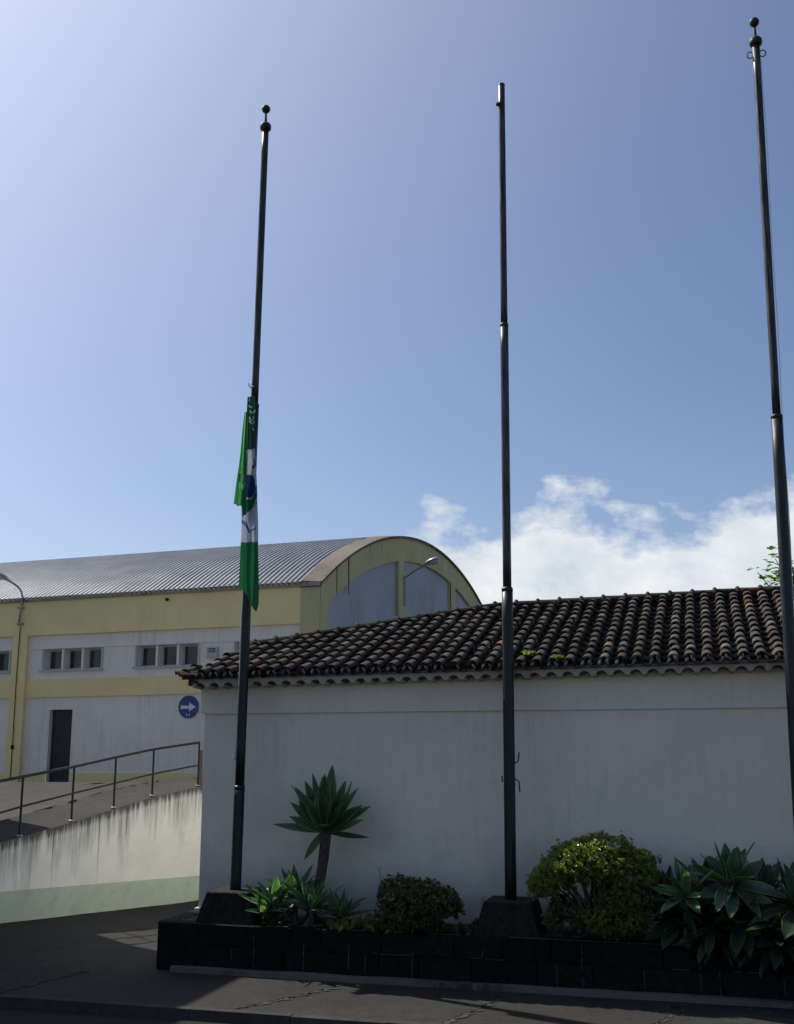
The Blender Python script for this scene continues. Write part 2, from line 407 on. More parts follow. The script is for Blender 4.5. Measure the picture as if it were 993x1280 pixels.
mb.poly([gp(-40,-.03,30),gp(-2.9,-.03,14),gp(-2.9,-.03,0.02),gp(-40,-.03,.02)])
mb.poly([gp(8.18,-.1,5.5),gp(60,-.1,5.5),gp(60,-.1,-60),gp(8.18,-.1,-60)])
tag(mb.build('upper_yard',M['terrace']),kind='structure')
mb=MB(); k=.0
def crackline(pts,wd):
    for i in range(len(pts)-1):
        a,b_=pts[i],pts[i+1]; mb.poly([a+Vector((0,-wd,0)),b_+Vector((0,-wd,0)),b_+Vector((0,wd,0)),a+Vector((0,wd,0))])
random.seed(9)
pl=[]
for i in range(60):
    k=-4+i*.2; p=rp(k,rtop(k)+.0925,-1.12+.03*random.uniform(-1,1)); pl.append(p)
for i in range(59):
    if random.random()<.75: crackline(pl[i:i+2],random.uniform(.01,.04))
tag(mb.build('terrace_crack',M['crack']),kind='structure')

# handrail
ra=thing('handrail','black two-rail steel handrail climbing along the top of the ramp wall','handrail',rp(0,rtop(0)))
for k in (-5.0,-3.9,-2.7,-1.5,-.35,.83,1.97,3.0,4.03,5.4):
    b0=rp(k,rtop(k)+.008,-.05); t0=rp(k,pw(RAILT,k)-.012,-.05)
    p=MB(); p.tube([b0,t0],.019,8); o=p.build('post',M['black'],ra)
    f=MB(); f.lathe(b0,[(.05,0),(.05,.015),(.028,.024)],10); f.build('foot_plate',M['steel'],o)
for nm,tab,r in (('top_rail',RAILT,.024),('middle_rail',MIDT,.017)):
    p=MB(); p.tube([rp(-5+.26*i,pw(tab,-5+.26*i),-.05) for i in range(41)],r,8); p.smooth=True; p.build(nm,M['black'],ra)
p=MB(); q=rp(5.56,2.12,-.12)
p.box(lambda a,b,c:q+Vector((a,b,c)),-.035,.035,-.035,.035,0,.66)
p.lathe(q+Vector((0,0,.66)),[(.05,0),(.05,.02),(.02,.045)],8)
tag(p.build('marker_post',M['coping'],origin=q),'short pale concrete post standing beside the top end of the handrail','post')

# ------------------------------------------------------------------ tiled house
hs=thing('tiled_house','low white house with weathered clay barrel tile roof and scalloped cornice','house',hp(-4.3,1,0),HA)
SL,SR=-4.3,9.5; WF,WB=1.0,8.2
mb=MB(); 
# front wall lower and upper zone (upper 4 cm proud), sides, back
def P3(a,b,c): return hp(a,b,c)
zl=lambda s:3.375+.0045*(s+4.3)     # ledge line
ze=lambda s:3.78+.016*(s+4.3)
for i in range(28):
    a0=lerp(SL,SR,i/28);a1=lerp(SL,SR,(i+1)/28)
    mb.poly([hp(a0,WF,-.1),hp(a1,WF,-.1),hp(a1,WF,zl(a1)),hp(a0,WF,zl(a0))])
    mb.poly([hp(a0,WF-.045,zl(a0)),hp(a1,WF-.045,zl(a1)),hp(a1,WF-.045,ze(a1)+.15),hp(a0,WF-.045,ze(a0)+.15)])
    mb.poly([hp(a0,WF,zl(a0)),hp(a1,WF,zl(a1)),hp(a1,WF-.045,zl(a1)),hp(a0,WF-.045,zl(a0))])
mb.poly([hp(SL,WF,-.1),hp(SL,WF,zl(SL)),hp(SL,WB,zl(SL)),hp(SL,WB,-.1)],1)
mb.poly([hp(SL-.045,WF-.045,zl(SL)),hp(SL-.045,WF-.045,3.93),hp(SL-.045,WB,3.93),hp(SL-.045,WB,zl(SL))],1)
mb.poly([hp(SL-.045,WF-.045,zl(SL)),hp(SL-.045,WB,zl(SL)),hp(SL,WB,zl(SL)),hp(SL,WF,zl(SL))],1)
mb.poly([hp(SL-.045,WF-.045,zl(SL)),hp(SL,WF-.045,zl(SL)),hp(SL,WF-.045,3.93),hp(SL-.045,WF-.045,3.93)])
mb.poly([hp(SR,WF,-.1),hp(SR,WB,-.1),hp(SR,WB,3.9),hp(SR,WF,3.9)])
mb.poly([hp(SL,WB,-.1),hp(SL,WB,3.9),hp(SR,WB,3.9),hp(SR,WB,-.1)])
mb.build('wall',[M['white'],M['white_side']],hs)
mb=MB(); mb.box(P3,SL-.05,SL+.03,WF-.04,WF+.3,.3,.65); mb.build('corner_plinth',M['white'],hs)
# a faint plaster crack along the ledge
# roof geometry
TH=R(18.5); CT,ST=math.cos(TH),math.sin(TH)
W0=.60
def z0(s): return 3.972+.013*(s-.3)
def rfp(s,r,h=0): 
    return hp(s,W0+r*CT-h*ST,z0(s)+r*ST+h*CT)
def wmax(s):
    if s<-4.03: return lerp(.75,2.2,(s+4.5)/.47)
    if s<-.53: return lerp(2.2,4.27,(s+4.03)/3.5)
    return lerp(4.27,4.62,min(1,(s+.53)/5))
def rmax(s): return (wmax(s)-W0)/CT
PT=.222
mb=MB(); mc=MB()
random.seed(21)
ncol=int((SR+.3+4.5)/PT)
def tone():
    q=random.random(); 
    if q<.018: c=(.17,.09,.06)
    elif q<.12: c=(.085,.060,.046)
    elif q<.34: c=(.105,.096,.082)
    else: c=(.060,.050,.041)
    k=random.uniform(.65,1.3); return tuple(x*k for x in c)
def tile(mb,s,r,ln,ra0,rb0,h0,h1,c,ds=0,down=False,arc=1.0,th=.016):
    n=8; rings=[]
    for (rr,rad,h,sh) in ((r,ra0,h0,0),(r+ln*.5,(ra0+rb0)/2,(h0+h1)/2,ds*.5),(r+ln,rb0,h1,ds)):
        ring=[];inn=[]
        for k in range(n+1):
            a=PI*k/n; x=math.cos(a)*rad; y=math.sin(a)*rad*arc
            if down: y=-y
            e=.97 if 0<k<n else 1
            ring.append(mb.vert(rfp(s+x+sh,rr,h+y),c))
            if rr==r: 
                inn.append(mb.vert(rfp(s+x*(1-th/rad)+sh,rr,h+y-(th if not down else -th)),c))
        if rings:
            for k in range(n): mb.face((rings[-1][k],rings[-1][k+1],ring[k+1],ring[k]) if not down else (rings[-1][k+1],rings[-1][k],ring[k],ring[k+1]))
        else:
            for k in range(n): mb.face((inn[k],inn[k+1],ring[k+1],ring[k]))
        rings.append(ring)
CR=.312
for ci in range(ncol):
    s=-4.42+ci*PT
    rm=rmax(s); wob=.012*math.sin(ci*1.7)+random.uniform(-.008,.008)
    nr=int(rm/CR)+1
    for j in range(nr+1):
        r=j*CR+random.uniform(-.015,.015)-.03
        if r>rm-.1: break
        ln=min(.42,rm-r+.02)
        sw=.02*noise.noise(Vector((ci*.35,j*.5,3)))
        c=tone()
        if s<-4.0: c=tuple(x*1.2 for x in c)
        tile(mb,s+wob+sw+random.uniform(-.008,.008),r,ln,.074,.061,.036+random.uniform(0,.012),.004,c,random.uniform(-.008,.008),arc=.92)
    # channel tiles
    s2=s+PT/2; rm2=rmax(s2)
    for j in range(int(rm2/CR)+1):
        r=j*CR-.05
        if r>rm2-.05: break
        tile(mb,s2,r,min(.4,rm2-r),.07,.062,.0,-.025,tuple(x*.8 for x in tone()),0,True,.7)
mb.smooth=False
rt=mb.build('roof',M['tile'],hs)
# dark sheet added below the tiles to block light, side and back slopes
mb=MB()
ss=[-4.5,-4.03,-3,-2,-.53,2,4.5,SR+.2]
for a,b in zip(ss,ss[1:]): mb.poly([rfp(a,.02,-.06),rfp(b,.02,-.06),rfp(b,rmax(b),-.06),rfp(a,rmax(a),-.06)])
mb.build('roof_light_block',M['lightblock'],hs)
mb=MB()
T=lambda s:rfp(s,rmax(s),-.02)
Bk=lambda s:hp(s,8.5,3.9)
lc=(.06,.05,.042)
mb.poly([rfp(-4.5,0,0),T(-4.5),T(-4.03),hp(-4.55,5.2,3.92)],0,lc)
mb.poly([T(-4.03),T(-.53),hp(-4.55,8.5,3.9),hp(-4.55,5.2,3.92)],0,lc)
mb.poly([T(-.53),T(4.5),T(SR+.2),Bk(SR+.2),Bk(-4.55)],0,lc)
mb.build('rear_slope',M['tile'],hs)
mb=MB(); mb.poly([T(SR-.05),rfp(SR-.05,.2,-.05),hp(SR-.05,8.3,3.9)]); mb.build('gable_end',M['white'],hs)
# ridge caps with mortar knobs
def ridge(pts,step=.335,rad=.085):
    mb=MB(); random.seed(33)
    for (a,b_) in zip(pts,pts[1:]):
        d=b_-a; l=d.length; n=max(1,int(l/step)); d.normalize()
        side=d.cross(Vector((0,0,1))).normalized(); up=side.cross(d)
        for i in range(n):
            p0=a+d*(l*i/n); p1=a+d*(l*(i+1)/n+.05); c=tuple(x*.6 for x in tone())
            rr=rad*random.uniform(.95,1.05)
            pr=[]
            for p,r_ in ((p0,rr*1.08),(p1,rr*.88)):
                pr.append([mb.vert(p+side*math.cos(PI*k/8)*r_+up*(math.sin(PI*k/8)*r_*.8-.02),c) for k in range(9)])
            for k in range(8): mb.face((pr[0][k],pr[0][k+1],pr[1][k+1],pr[1][k]))
            # mortar knob at the joint
            pr=None
            for t,q in ((-.035,.2),(-.03,.95),(0,1.16),(.03,1.0),(.04,.2)):
                rg=[mb.vert(p0+d*t+side*math.cos(PI*k/8)*rr*q+up*(math.sin(PI*k/8)*rr*q*1.05-.02),(.065,.055,.046)) for k in range(9)]
                if pr:
                    for k in range(8): mb.face((pr[k],pr[k+1],rg[k+1],rg[k]))
                pr=rg
    return mb
rg=lambda s:rfp(s,rmax(s),.05)
m1=ridge([rg(-4.03),rg(-2.3),rg(-.53),rg(2),rg(4.5),rg(SR+.2)])
m1.build('ridge_cap',M['tile'],hs)
# mortar bed below ridge (dark band)
mb=MB()
sl_=[-4.03,-2.3,-.53,2,4.5,SR+.2]
for a,b in zip(sl_,sl_[1:]): mb.poly([rfp(a,rmax(a)-.13,.0),rfp(b,rmax(b)-.13,.0),rfp(b,rmax(b)-.05,.085),rfp(a,rmax(a)-.05,.085)],0,(.02,.019,.018)); mb.poly([rfp(a,rmax(a)-.05,.085),rfp(b,rmax(b)-.05,.085),rfp(b,rmax(b)+.06,.06),rfp(a,rmax(a)+.06,.06)],0,(.02,.019,.018))
mb.build('ridge_mortar',M['tile'],hs)
# eave: mortar filled tile ends
mb=MB(); random.seed(4)
for ci in range(ncol):
    s=-4.42+ci*PT; 
    for side in (-1,1):
        if random.random()<.10: continue
        cx=s+side*.046; v=[]
        ctr=rfp(cx,-.045+random.uniform(-.01,.01),.018); 
        g=random.uniform(.6,1.25); cc=(.15*g,.15*g,.145*g)
        for k in range(10):
            a=2*PI*k/10; x=math.cos(a)*.026; y=math.sin(a)*.036
            v.append(mb.vert(rfp(cx+x*math.cos(.5*side)+y*.45*side*-1,-.05,.026+y),cc))
        cvt=mb.vert(rfp(cx,-.065,.026),cc)
        for k in range(10): mb.face((v[k],v[(k+1)%10],cvt))
mb.build('tile_end_mortar',M['basalt'],hs)
# under the cover tiles: second row of tile ends, dark
# scalloped cornice of mortar, arches over reddish tile ends
mb=MB()
sf=lambda s:ze(s)-.005
n=int((SR-SL+.1)/PT); 
for i in range(n):
    s0=SL-.05+i*PT
    gap=random.random()<.03
    K=10
    for k in range(K):
        def zb(u): 
            x=(u-.5)/.34
            return .062*math.sqrt(max(0,1-x*x)) if abs(x)<1 else 0
        u0,u1=k/K,(k+1)/K; a,b=s0+u0*PT,s0+u1*PT
        za,zc=sf(a)-.03+zb(u0),sf(b)-.03+zb(u1); wf=.66
        mb.poly([hp(a,wf,za),hp(b,wf,zc),hp(b,wf,sf(b)+.10),hp(a,wf,sf(a)+.10)],0)
        arch=.12<u0<.88
        mb.poly([hp(a,wf,za),hp(a,WF-.04,za-.02),hp(b,WF-.04,zc-.02),hp(b,wf,zc)],1 if .15<u0<.8 else 0)
    mb.poly([hp(s0,.66,sf(s0)+.11),hp(s0+PT,.66,sf(s0)+.11),hp(s0+PT,.55,sf(s0)+.125),hp(s0,.55,sf(s0)+.125)],1)
# side return of the cornice at the left corner
for i in range(30):
    w0_=.80+i*PT
    for k in range(8):
        x0=((k/8)-.5)/.34; x1=(((k+1)/8)-.5)/.34
        f=lambda x:.06*math.sqrt(max(0,1-x*x)) if abs(x)<1 else 0
        a,b=w0_+k/8*PT,w0_+(k+1)/8*PT
        mb.poly([hp(SL-.19,a,3.78+f(x0)),hp(SL-.19,b,3.78+f(x1)),hp(SL-.19,b,3.9),hp(SL-.19,a,3.9)],1)
        mb.poly([hp(SL-.19,a,3.78+f(x0)),hp(SL-.04,a,3.76+f(x0)),hp(SL-.04,b,3.76+f(x1)),hp(SL-.19,b,3.78+f(x1))],1)
mb.poly([hp(SL-.19,.8,3.78),hp(SL-.05,.8,3.78),hp(SL-.05,.8,3.9),hp(SL-.19,.8,3.9)],1)
mb.build('cornice',[M['cornice'],M['tileunder']],hs)
# flared corner tiles sticking out to the left
mb=MB(); random.seed(12)
for i,(s,w_,z,dx) in enumerate(((-4.46,.52,3.93,-.07),(-4.40,.50,3.90,-.06),(-4.38,.62,3.86,-.08),(-4.30,.66,3.80,-.07))):
    a=hp(s+.3,w_+.25,z+.02); b_=hp(s+dx*1.3,w_-.02,z-.0)
    d=(b_-a).normalized(); side=d.cross(Vector((0,0,1))).normalized(); up=side.cross(d); c=(.13,.055,.04) if i>1 else (.06,.05,.045)
    pr=None
    for p,r_ in ((a,.05),(b_,.075)):
        rg_=[mb.vert(p+side*math.cos(PI*k/8)*r_+up*(math.sin(PI*k/8)*r_*.7),c) for k in range(9)]
        if pr:
            for k in range(8): mb.face((pr[k],pr[k+1],rg_[k+1],rg_[k]))
        pr=rg_
mb.build('corner_tile',M['tile'],hs)

# moss tufts growing on the tiles
def tuft(name,base,n,size,c,label,cat,group=None,spread=.06,matk='grass'):
    mb=MB()
    for i in range(n):
        a=random.uniform(0,2*PI); el=random.uniform(.3,1.4); p=base+Vector((random.gauss(0,spread),random.gauss(0,spread),0))
        d=Vector((math.cos(a)*math.cos(el),math.sin(a)*math.cos(el),math.sin(el))); l=size*random.uniform(.5,1.2)
        sd=d.cross(Vector((0,0,1))).normalized()*l*.28; k=random.uniform(.7,1.3); cc=tuple(x*k for x in c)
        mb.poly([p,p+d*l*.5+sd,p+d*l,p+d*l*.5-sd],0,cc)
    return tag(mb.build(name,M[matk],origin=base),label,cat,group)
random.seed(8)
tuft('moss_tuft',rfp(.56,.28,.07),70,.07,(.12,.17,.04),'bright green tuft of moss on the roof tiles just right of the middle flagpole','moss',spread=.035)
tuft('moss_tuft',rfp(.98,.12,.06),30,.05,(.13,.17,.04),'tiny yellow green moss tuft at the roof eave, the farther from the middle flagpole','moss',spread=.02)

# ------------------------------------------------------------------ sports hall with barrel roof
hl=thing('sports_hall','large yellow and white hall with curved corrugated metal roof and arched gable','hall',gp(0,0,0),math.atan2(GE.y,GE.x))
S0,S1=-24,8.18; RR=20.2; RC=10.0
def arcz(r,rad=RR): return -10.33+math.sqrt(rad*rad-(r-RC)**2)      # world height of the roof curve r metres behind the front
def rect(mb,s0,s1,t0,t1,n,m=0): mb.poly([gp(s0,t0,n),gp(s1,t0,n),gp(s1,t1,n),gp(s0,t1,n)],m)
def reveal(mb,s0,s1,t0,t1,n0,n1,m=0,sides='LRTB'):
    if 'L' in sides: mb.poly([gp(s0,t0,n0),gp(s0,t1,n0),gp(s0,t1,n1),gp(s0,t0,n1)],m)
    if 'R' in sides: mb.poly([gp(s1,t0,n0),gp(s1,t0,n1),gp(s1,t1,n1),gp(s1,t1,n0)],m)
    if 'T' in sides: mb.poly([gp(s0,t1,n0),gp(s1,t1,n0),gp(s1,t1,n1),gp(s0,t1,n1)],m)
    if 'B' in sides: mb.poly([gp(s0,t0,n0),gp(s0,t0,n1),gp(s1,t0,n1),gp(s1,t0,n0)],m)
def holed(mb,s0,s1,t0,t1,n,holes,m=0):
    xs=sorted({s0,s1}|{h[0] for h in holes if s0<h[0]<s1}|{h[1] for h in holes if s0<h[1]<s1})
    ts=sorted({t0,t1}|{h[2] for h in holes}|{h[3] for h in holes})
    for a,b in zip(xs,xs[1:]):
        for c,d in zip(ts,ts[1:]):
            if not any(h[0]<=(a+b)/2<=h[1] and h[2]<=(c+d)/2<=h[3] for h in holes): rect(mb,a,b,c,d,n,m)
def lights(g0,g1,t0=3.22,t1=3.82):
    w_=(g1-g0); k=.07; lw=(w_-2*k)/3; return [(g0+i*(lw+k),g0+i*(lw+k)+lw,t0,t1) for i in range(3)]
WG=[(-.70,1.27),(2.45,4.42),(5.60,7.50),(-3.9,-1.93),(-7.1,-5.15)]
holes=[]; 
for g in WG: holes+=lights(*g)
NP=-.13
wall=MB()
for b0,b1 in ((-1.24,7.6),(-10.1,-1.74)):
    hh=[h for h in holes if b0<h[0]<b1]
    holed(wall,b0,b1,2.95,3.84,NP,hh)
    rect(wall,b0,b1,3.84,4.24,NP+.03); wall.poly([gp(b0,3.84,NP),gp(b1,3.84,NP),gp(b1,3.84,NP+.03),gp(b0,3.84,NP+.03)])
    dh=[(-.38,.39,0,2.06)] if b0>-2 else []
    holed(wall,b0,b1,.27,2.42,NP,[(-.38,.39,.27,2.06)] if dh else [])
    for h in hh: reveal(wall,*h,NP-.30,NP)
reveal(wall,-.38,.39,0,2.06,NP-.14,NP)
rect(wall,S0,-10.6,0,4.3,NP)
wall.build('wall',M['hallwhite'],hl)
yl=MB()
rect(yl,S0,7.6,4.24,5.30,0); 
for a,b in ((-1.24,7.6),(-10.1,-1.74)): yl.poly([gp(a,4.24,0),gp(b,4.24,0),gp(b,4.24,NP),gp(a,4.24,NP)])
for a,b in ((-1.74,-1.24),(-10.6,-10.1)):
    rect(yl,a,b,0,4.24,0); reveal(yl,a,b,0,4.24,NP,0,0,'LR')
for a,b in ((-1.24,7.6),(-10.1,-1.74)):
    rect(yl,a,b,2.42,2.95,NP+.05); yl.poly([gp(a,2.42,NP+.05),gp(b,2.42,NP+.05),gp(b,2.42,NP),gp(a,2.42,NP)]); yl.poly([gp(a,2.95,NP+.05),gp(b,2.95,NP+.05),gp(b,2.95,NP),gp(a,2.95,NP)])
for a,b in ((-1.24,-.40),(.41,7.6),(-10.1,-1.74)):
    rect(yl,a,b,0,.27,NP+.02); yl.poly([gp(a,.27,NP+.02),gp(b,.27,NP+.02),gp(b,.27,NP),gp(a,.27,NP)])
yl.build('yellow_frame',M['yellow'],hl)
co=MB(); rect(co,7.6,8.18,0,5.32,.02); co.poly([gp(7.6,0,.02),gp(7.6,5.3,.02),gp(7.6,5.3,NP),gp(7.6,0,NP)])
co.build('corner_pier',M['yellowdirty'],hl)
fa=MB(); 
for i in range(40):
    a,b=lerp(S0,8.2,i/40),lerp(S0,8.2,(i+1)/40)
    fa.poly([gp(a,5.25,.07),gp(b,5.25,.07),gp(b,5.36,.07),gp(a,5.36,.07)]); fa.poly([gp(a,5.25,0),gp(b,5.25,0),gp(b,5.25,.07),gp(a,5.25,.07)])
    fa.poly([gp(a,5.36,.07),gp(b,5.36,.07),gp(b,5.36,-.3),gp(a,5.36,-.3)])
fa.build('eave_ledge',M['fascia'],hl)
# windows
for gi,g in enumerate(WG):
    for (a,b,c,d) in lights(*g):
        o=MB(); fw=.05; n_=NP-.24; a0=a+.10 if True else a
        for (x0,x1,y0,y1) in ((a,b,c,c+fw),(a,b,d-fw,d),(a,a+fw,c+fw,d-fw),(b-fw,b,c+fw,d-fw)):
            o.box(lambda s,t,n:gp(s,t,n),x0,x1,y0,y1,n_-.05,n_)
        w=o.build('window',M['winframe'],hl)
        o=MB(); rect(o,a+fw,b-fw,c+fw,d-fw,n_-.03); o.build('pane',M['glass'],w)
    o=MB(); a,b=g
    # white surround and sill
    for (x0,x1,y0,y1) in ((a-.06,b+.06,3.82,3.86),(a-.06,a,3.22,3.82),(b,b+.06,3.22,3.82)):
        o.box(lambda s,t,n:gp(s,t,n),x0,x1,y0,y1,NP,NP+.025)
    o.box(lambda s,t,n:gp(s,t,n),a-.10,b+.08,3.165,3.22,NP,NP+.07); 
    o.build('window_surround',M['winframe'],hl)
d=MB(); d.box(lambda s,t,n:gp(s,t,n),-.38,.39,0,2.06,NP-.18,NP-.14); dr=d.build('door',M['door'],hl)
d=MB()
for i in range(9): d.box(lambda s,t,n:gp(s,t,n),-.33+i*.077,-.33+i*.077+.05,.08,1.98,NP-.14,NP-.125)
d.build('door_slat',M['door'],dr)
# corrugated roof
rf=MB(); rf.smooth=True; random.seed(2)
PITCH=.16; prof=((0,0),(.3,0),(.42,1),(.72,1),(.84,0))
RN=26; rs=[-.12]+[20.12*(i/RN)**1.0 for i in range(1,RN+1)]
x=S0; sl=[]
while x<7.62:
    for u,h in prof: sl.append((x+u*PITCH,h))
    x+=PITCH
def rpt(s,r,h): 
    p=GO+GE*s-GN*r; z=arcz(max(r,-.1))+.02; ang=(r-RC)/RR
    return Vector((p.x,p.y,0))+(-GN)*(ang*h)+Vector((0,0,z+h+SH*s-.07))
lap=(4.6,9.2,14)
for k in range(len(rs)-1):
    pass
grid=[]
for r in rs:
    st=.035 if any(0<=r-q<20.2/RN for q in lap) else 0
    grid.append([rf.vert(rpt(s,r,h*.06+st)) for s,h in sl])
for j in range(len(grid)-1):
    for i in range(len(sl)-1): rf.face((grid[j][i],grid[j][i+1],grid[j+1][i+1],grid[j+1][i]))
rf.smooth=False
rf.build('roof',M['roofmetal'],hl)
# coping strip along the gable edge
cp=MB(); NA=40
for i in range(NA):
    r0,r1=20*i/NA-.05,20*(i+1)/NA-.05
    q=lambda s,r,dz:GO+GE*s-GN*r+Vector((0,0,arcz(r)+dz-GO.z))
    cp.poly([q(7.58,r0,.09),q(8.24,r0,.05),q(8.24,r1,.05),q(7.58,r1,.09)])
    cp.poly([q(7.58,r0,-.1),q(7.58,r0,.09),q(7.58,r1,.09),q(7.58,r1,-.1)])
    cp.poly([q(8.24,r0,-.03),q(8.24,r1,-.03),q(8.24,r1,.05),q(8.24,r0,.05)])
cp.poly([q(7.58,-.05,-.1),q(8.24,-.05,-.1),q(8.24,-.05,.05),q(7.58,-.05,.09)])
cp.build('coping',M['coping'],hl)
# gable wall
ga=MB()
def gq(r,z,n): p=GO+GE*(8.18+n)-GN*r; p.z=z; return p
panels=[(.6,6.62),(7.21,12.7),(13.36,19.4)]
def ptop(r): 
    return arcz(r)-.80
def pbot(r):
    if r<1.9: return 5.72+ .55*(1-math.sqrt(max(0,1-((1.9-r)/1.3)**2)))
    return 5.72
NR=100
wg=MB()
for i in range(NR):
    r0,r1=20*i/NR,20*(i+1)/NR; rm_=(r0+r1)/2
    pn=[p for p in panels if p[0]<=rm_<=p[1]]
    if not pn: ga.poly([gq(r0,.5,0),gq(r1,.5,0),gq(r1,arcz(r1),0),gq(r0,arcz(r0),0)])
    else:
        lo0,lo1=pbot(r0),pbot(r1); hi0,hi1=max(lo0,ptop(r0)),max(lo1,ptop(r1))
        ga.poly([gq(r0,.5,0),gq(r1,.5,0),gq(r1,lo1,0),gq(r0,lo0,0)])
        ga.poly([gq(r0,hi0,0),gq(r1,hi1,0),gq(r1,arcz(r1),0),gq(r0,arcz(r0),0)])
        wg.poly([gq(r0,lo0,-.10),gq(r1,lo1,-.10),gq(r1,hi1,-.10),gq(r0,hi0,-.10)])
        ga.poly([gq(r0,hi0,-.10),gq(r1,hi1,-.10),gq(r1,hi1,0),gq(r0,hi0,0)])
        ga.poly([gq(r0,lo0,-.10),gq(r1,lo1,-.10),gq(r1,lo1,0),gq(r0,lo0,0)])
for a,b in panels:
    for r in (a,b): ga.poly([gq(r,pbot(r),-.10),gq(r,pbot(r),0),gq(r,ptop(r),0),gq(r,ptop(r),-.10)])
ga.build('gable_wall',plaster('gable_yellow',(.56,.51,.27),(.07,.065,.04),.75,lo=.5,hi=.72),hl); wg.build('gable_panel',M['gablewhite'],hl)
# rust black drips below the coping of the gable
dp=MB(); random.seed(6)
for r,l,w_ in ((1.15,.80,.06),(2.05,1.15,.09)):
    dp.poly([gq(r,arcz(r)-.03,.006),gq(r+w_,arcz(r+w_)-.03,.006),gq(r+w_*.8,arcz(r)-l,.006),gq(r+w_*.1,arcz(r)-l*.92,.006)])
dp.build('drip_stain',M['crack'],hl)
# conduit down the pilaster, weep hole in the beam
cd=MB(); cd.tube([gp(-1.5,4.5,.02),gp(-1.52,3.0,.02),gp(-1.5,1.0,.02),gp(-1.5,.1,.02)],.012,6); cd.box(lambda s,t,n:gp(s,t,n),-1.54,-1.46,.95,1.06,0,.05); cd.build('conduit',M['crack'],hl)
cd=MB(); cd.tube([gp(3.45,5.10,-.02),gp(3.45,5.09,.06)],.045,10); cd.build('drain_spout',M['crack'],hl)
# back and left ends
bk=MB(); bk.poly([gp(S0,0,0),gp(S0,5.3,0)]+[GO+GE*S0-GN*r+Vector((0,0,arcz(r)-GO.z)) for r in (5,10,15,20)]+[gp(S0,0,-20)]); bk.poly([gp(S0,0,-20),gp(8.18,0,-20),gp(8.18,5.3,-20),gp(S0,5.3,-20)]); bk.build('rear_wall',M['hallwhite'],hl)

# box on the wall
vb=thing('wall_box','small white electrical box with dark display on the hall wall, right of the windows','electrical box',gp(4.9,3.56,NP),math.atan2(GE.y,GE.x))
o=MB(); o.box(lambda s,t,n:gp(s,t,n),4.74,5.06,3.42,3.70,NP,NP+.10); o.build('housing',M['winframe'],vb)
o=MB(); o.box(lambda s,t,n:gp(s,t,n),4.79,5.01,3.55,3.66,NP+.10,NP+.108); 
o.build('display',M['door'],vb)
o=MB(); 
for i in range(3): o.box(lambda s,t,n:gp(s,t,n),4.81+i*.065,4.85+i*.065,3.575,3.63,NP+.108,NP+.112)
o.box(lambda s,t,n:gp(s,t,n),4.72,5.08,3.40,3.42,NP,NP+.12); o.build('dial',M['winframe'],vb)
# round blue sign
sg=thing('direction_sign','round blue sign with white right-pointing arrow mounted on the hall wall','sign',gp(4.19,2.06,NP),math.atan2(GE.y,GE.x))
o=MB(); rr=.315; c=gp(4.19,2.06,NP)
def disc(o,rad,n0,n1,m=0):
    f=[];b=[]
    for k in range(40):
        a=2*PI*k/40; f.append(o.vert(gp(4.19+math.cos(a)*rad,2.06+math.sin(a)*rad,n1))); b.append(o.vert(gp(4.19+math.cos(a)*rad,2.06+math.sin(a)*rad,n0)))
    o.face(f,m)
    for k in range(40): o.face((b[k],b[(k+1)%40],f[(k+1)%40],f[k]),m)
disc(o,rr,NP,NP+.03); o.build('disc',M['signblue'],sg)
o=MB()
AR=[(-.235,.045),(.03,.03),(.03,.125),(.235,-.005),(.03,-.125),(.03,-.045),(-.235,-.055)]
v=[gp(4.19+x,2.06+y,NP+.034) for x,y in AR]
o.poly([v[0],v[1],v[5],v[6]]); o.poly([v[2],v[3],v[4]]); 
o.build('arrow',M['signwhite'],sg)
o=MB()
for x in (-.055,.03):
    o.poly([gp(4.19+x,1.80,NP+.034),gp(4.19+x+.02,1.80,NP+.034),gp(4.19+x+.012,1.88,NP+.034),gp(4.19+x-.008,1.88,NP+.034)])
o.build('scratch',M['signwhite'],sg)

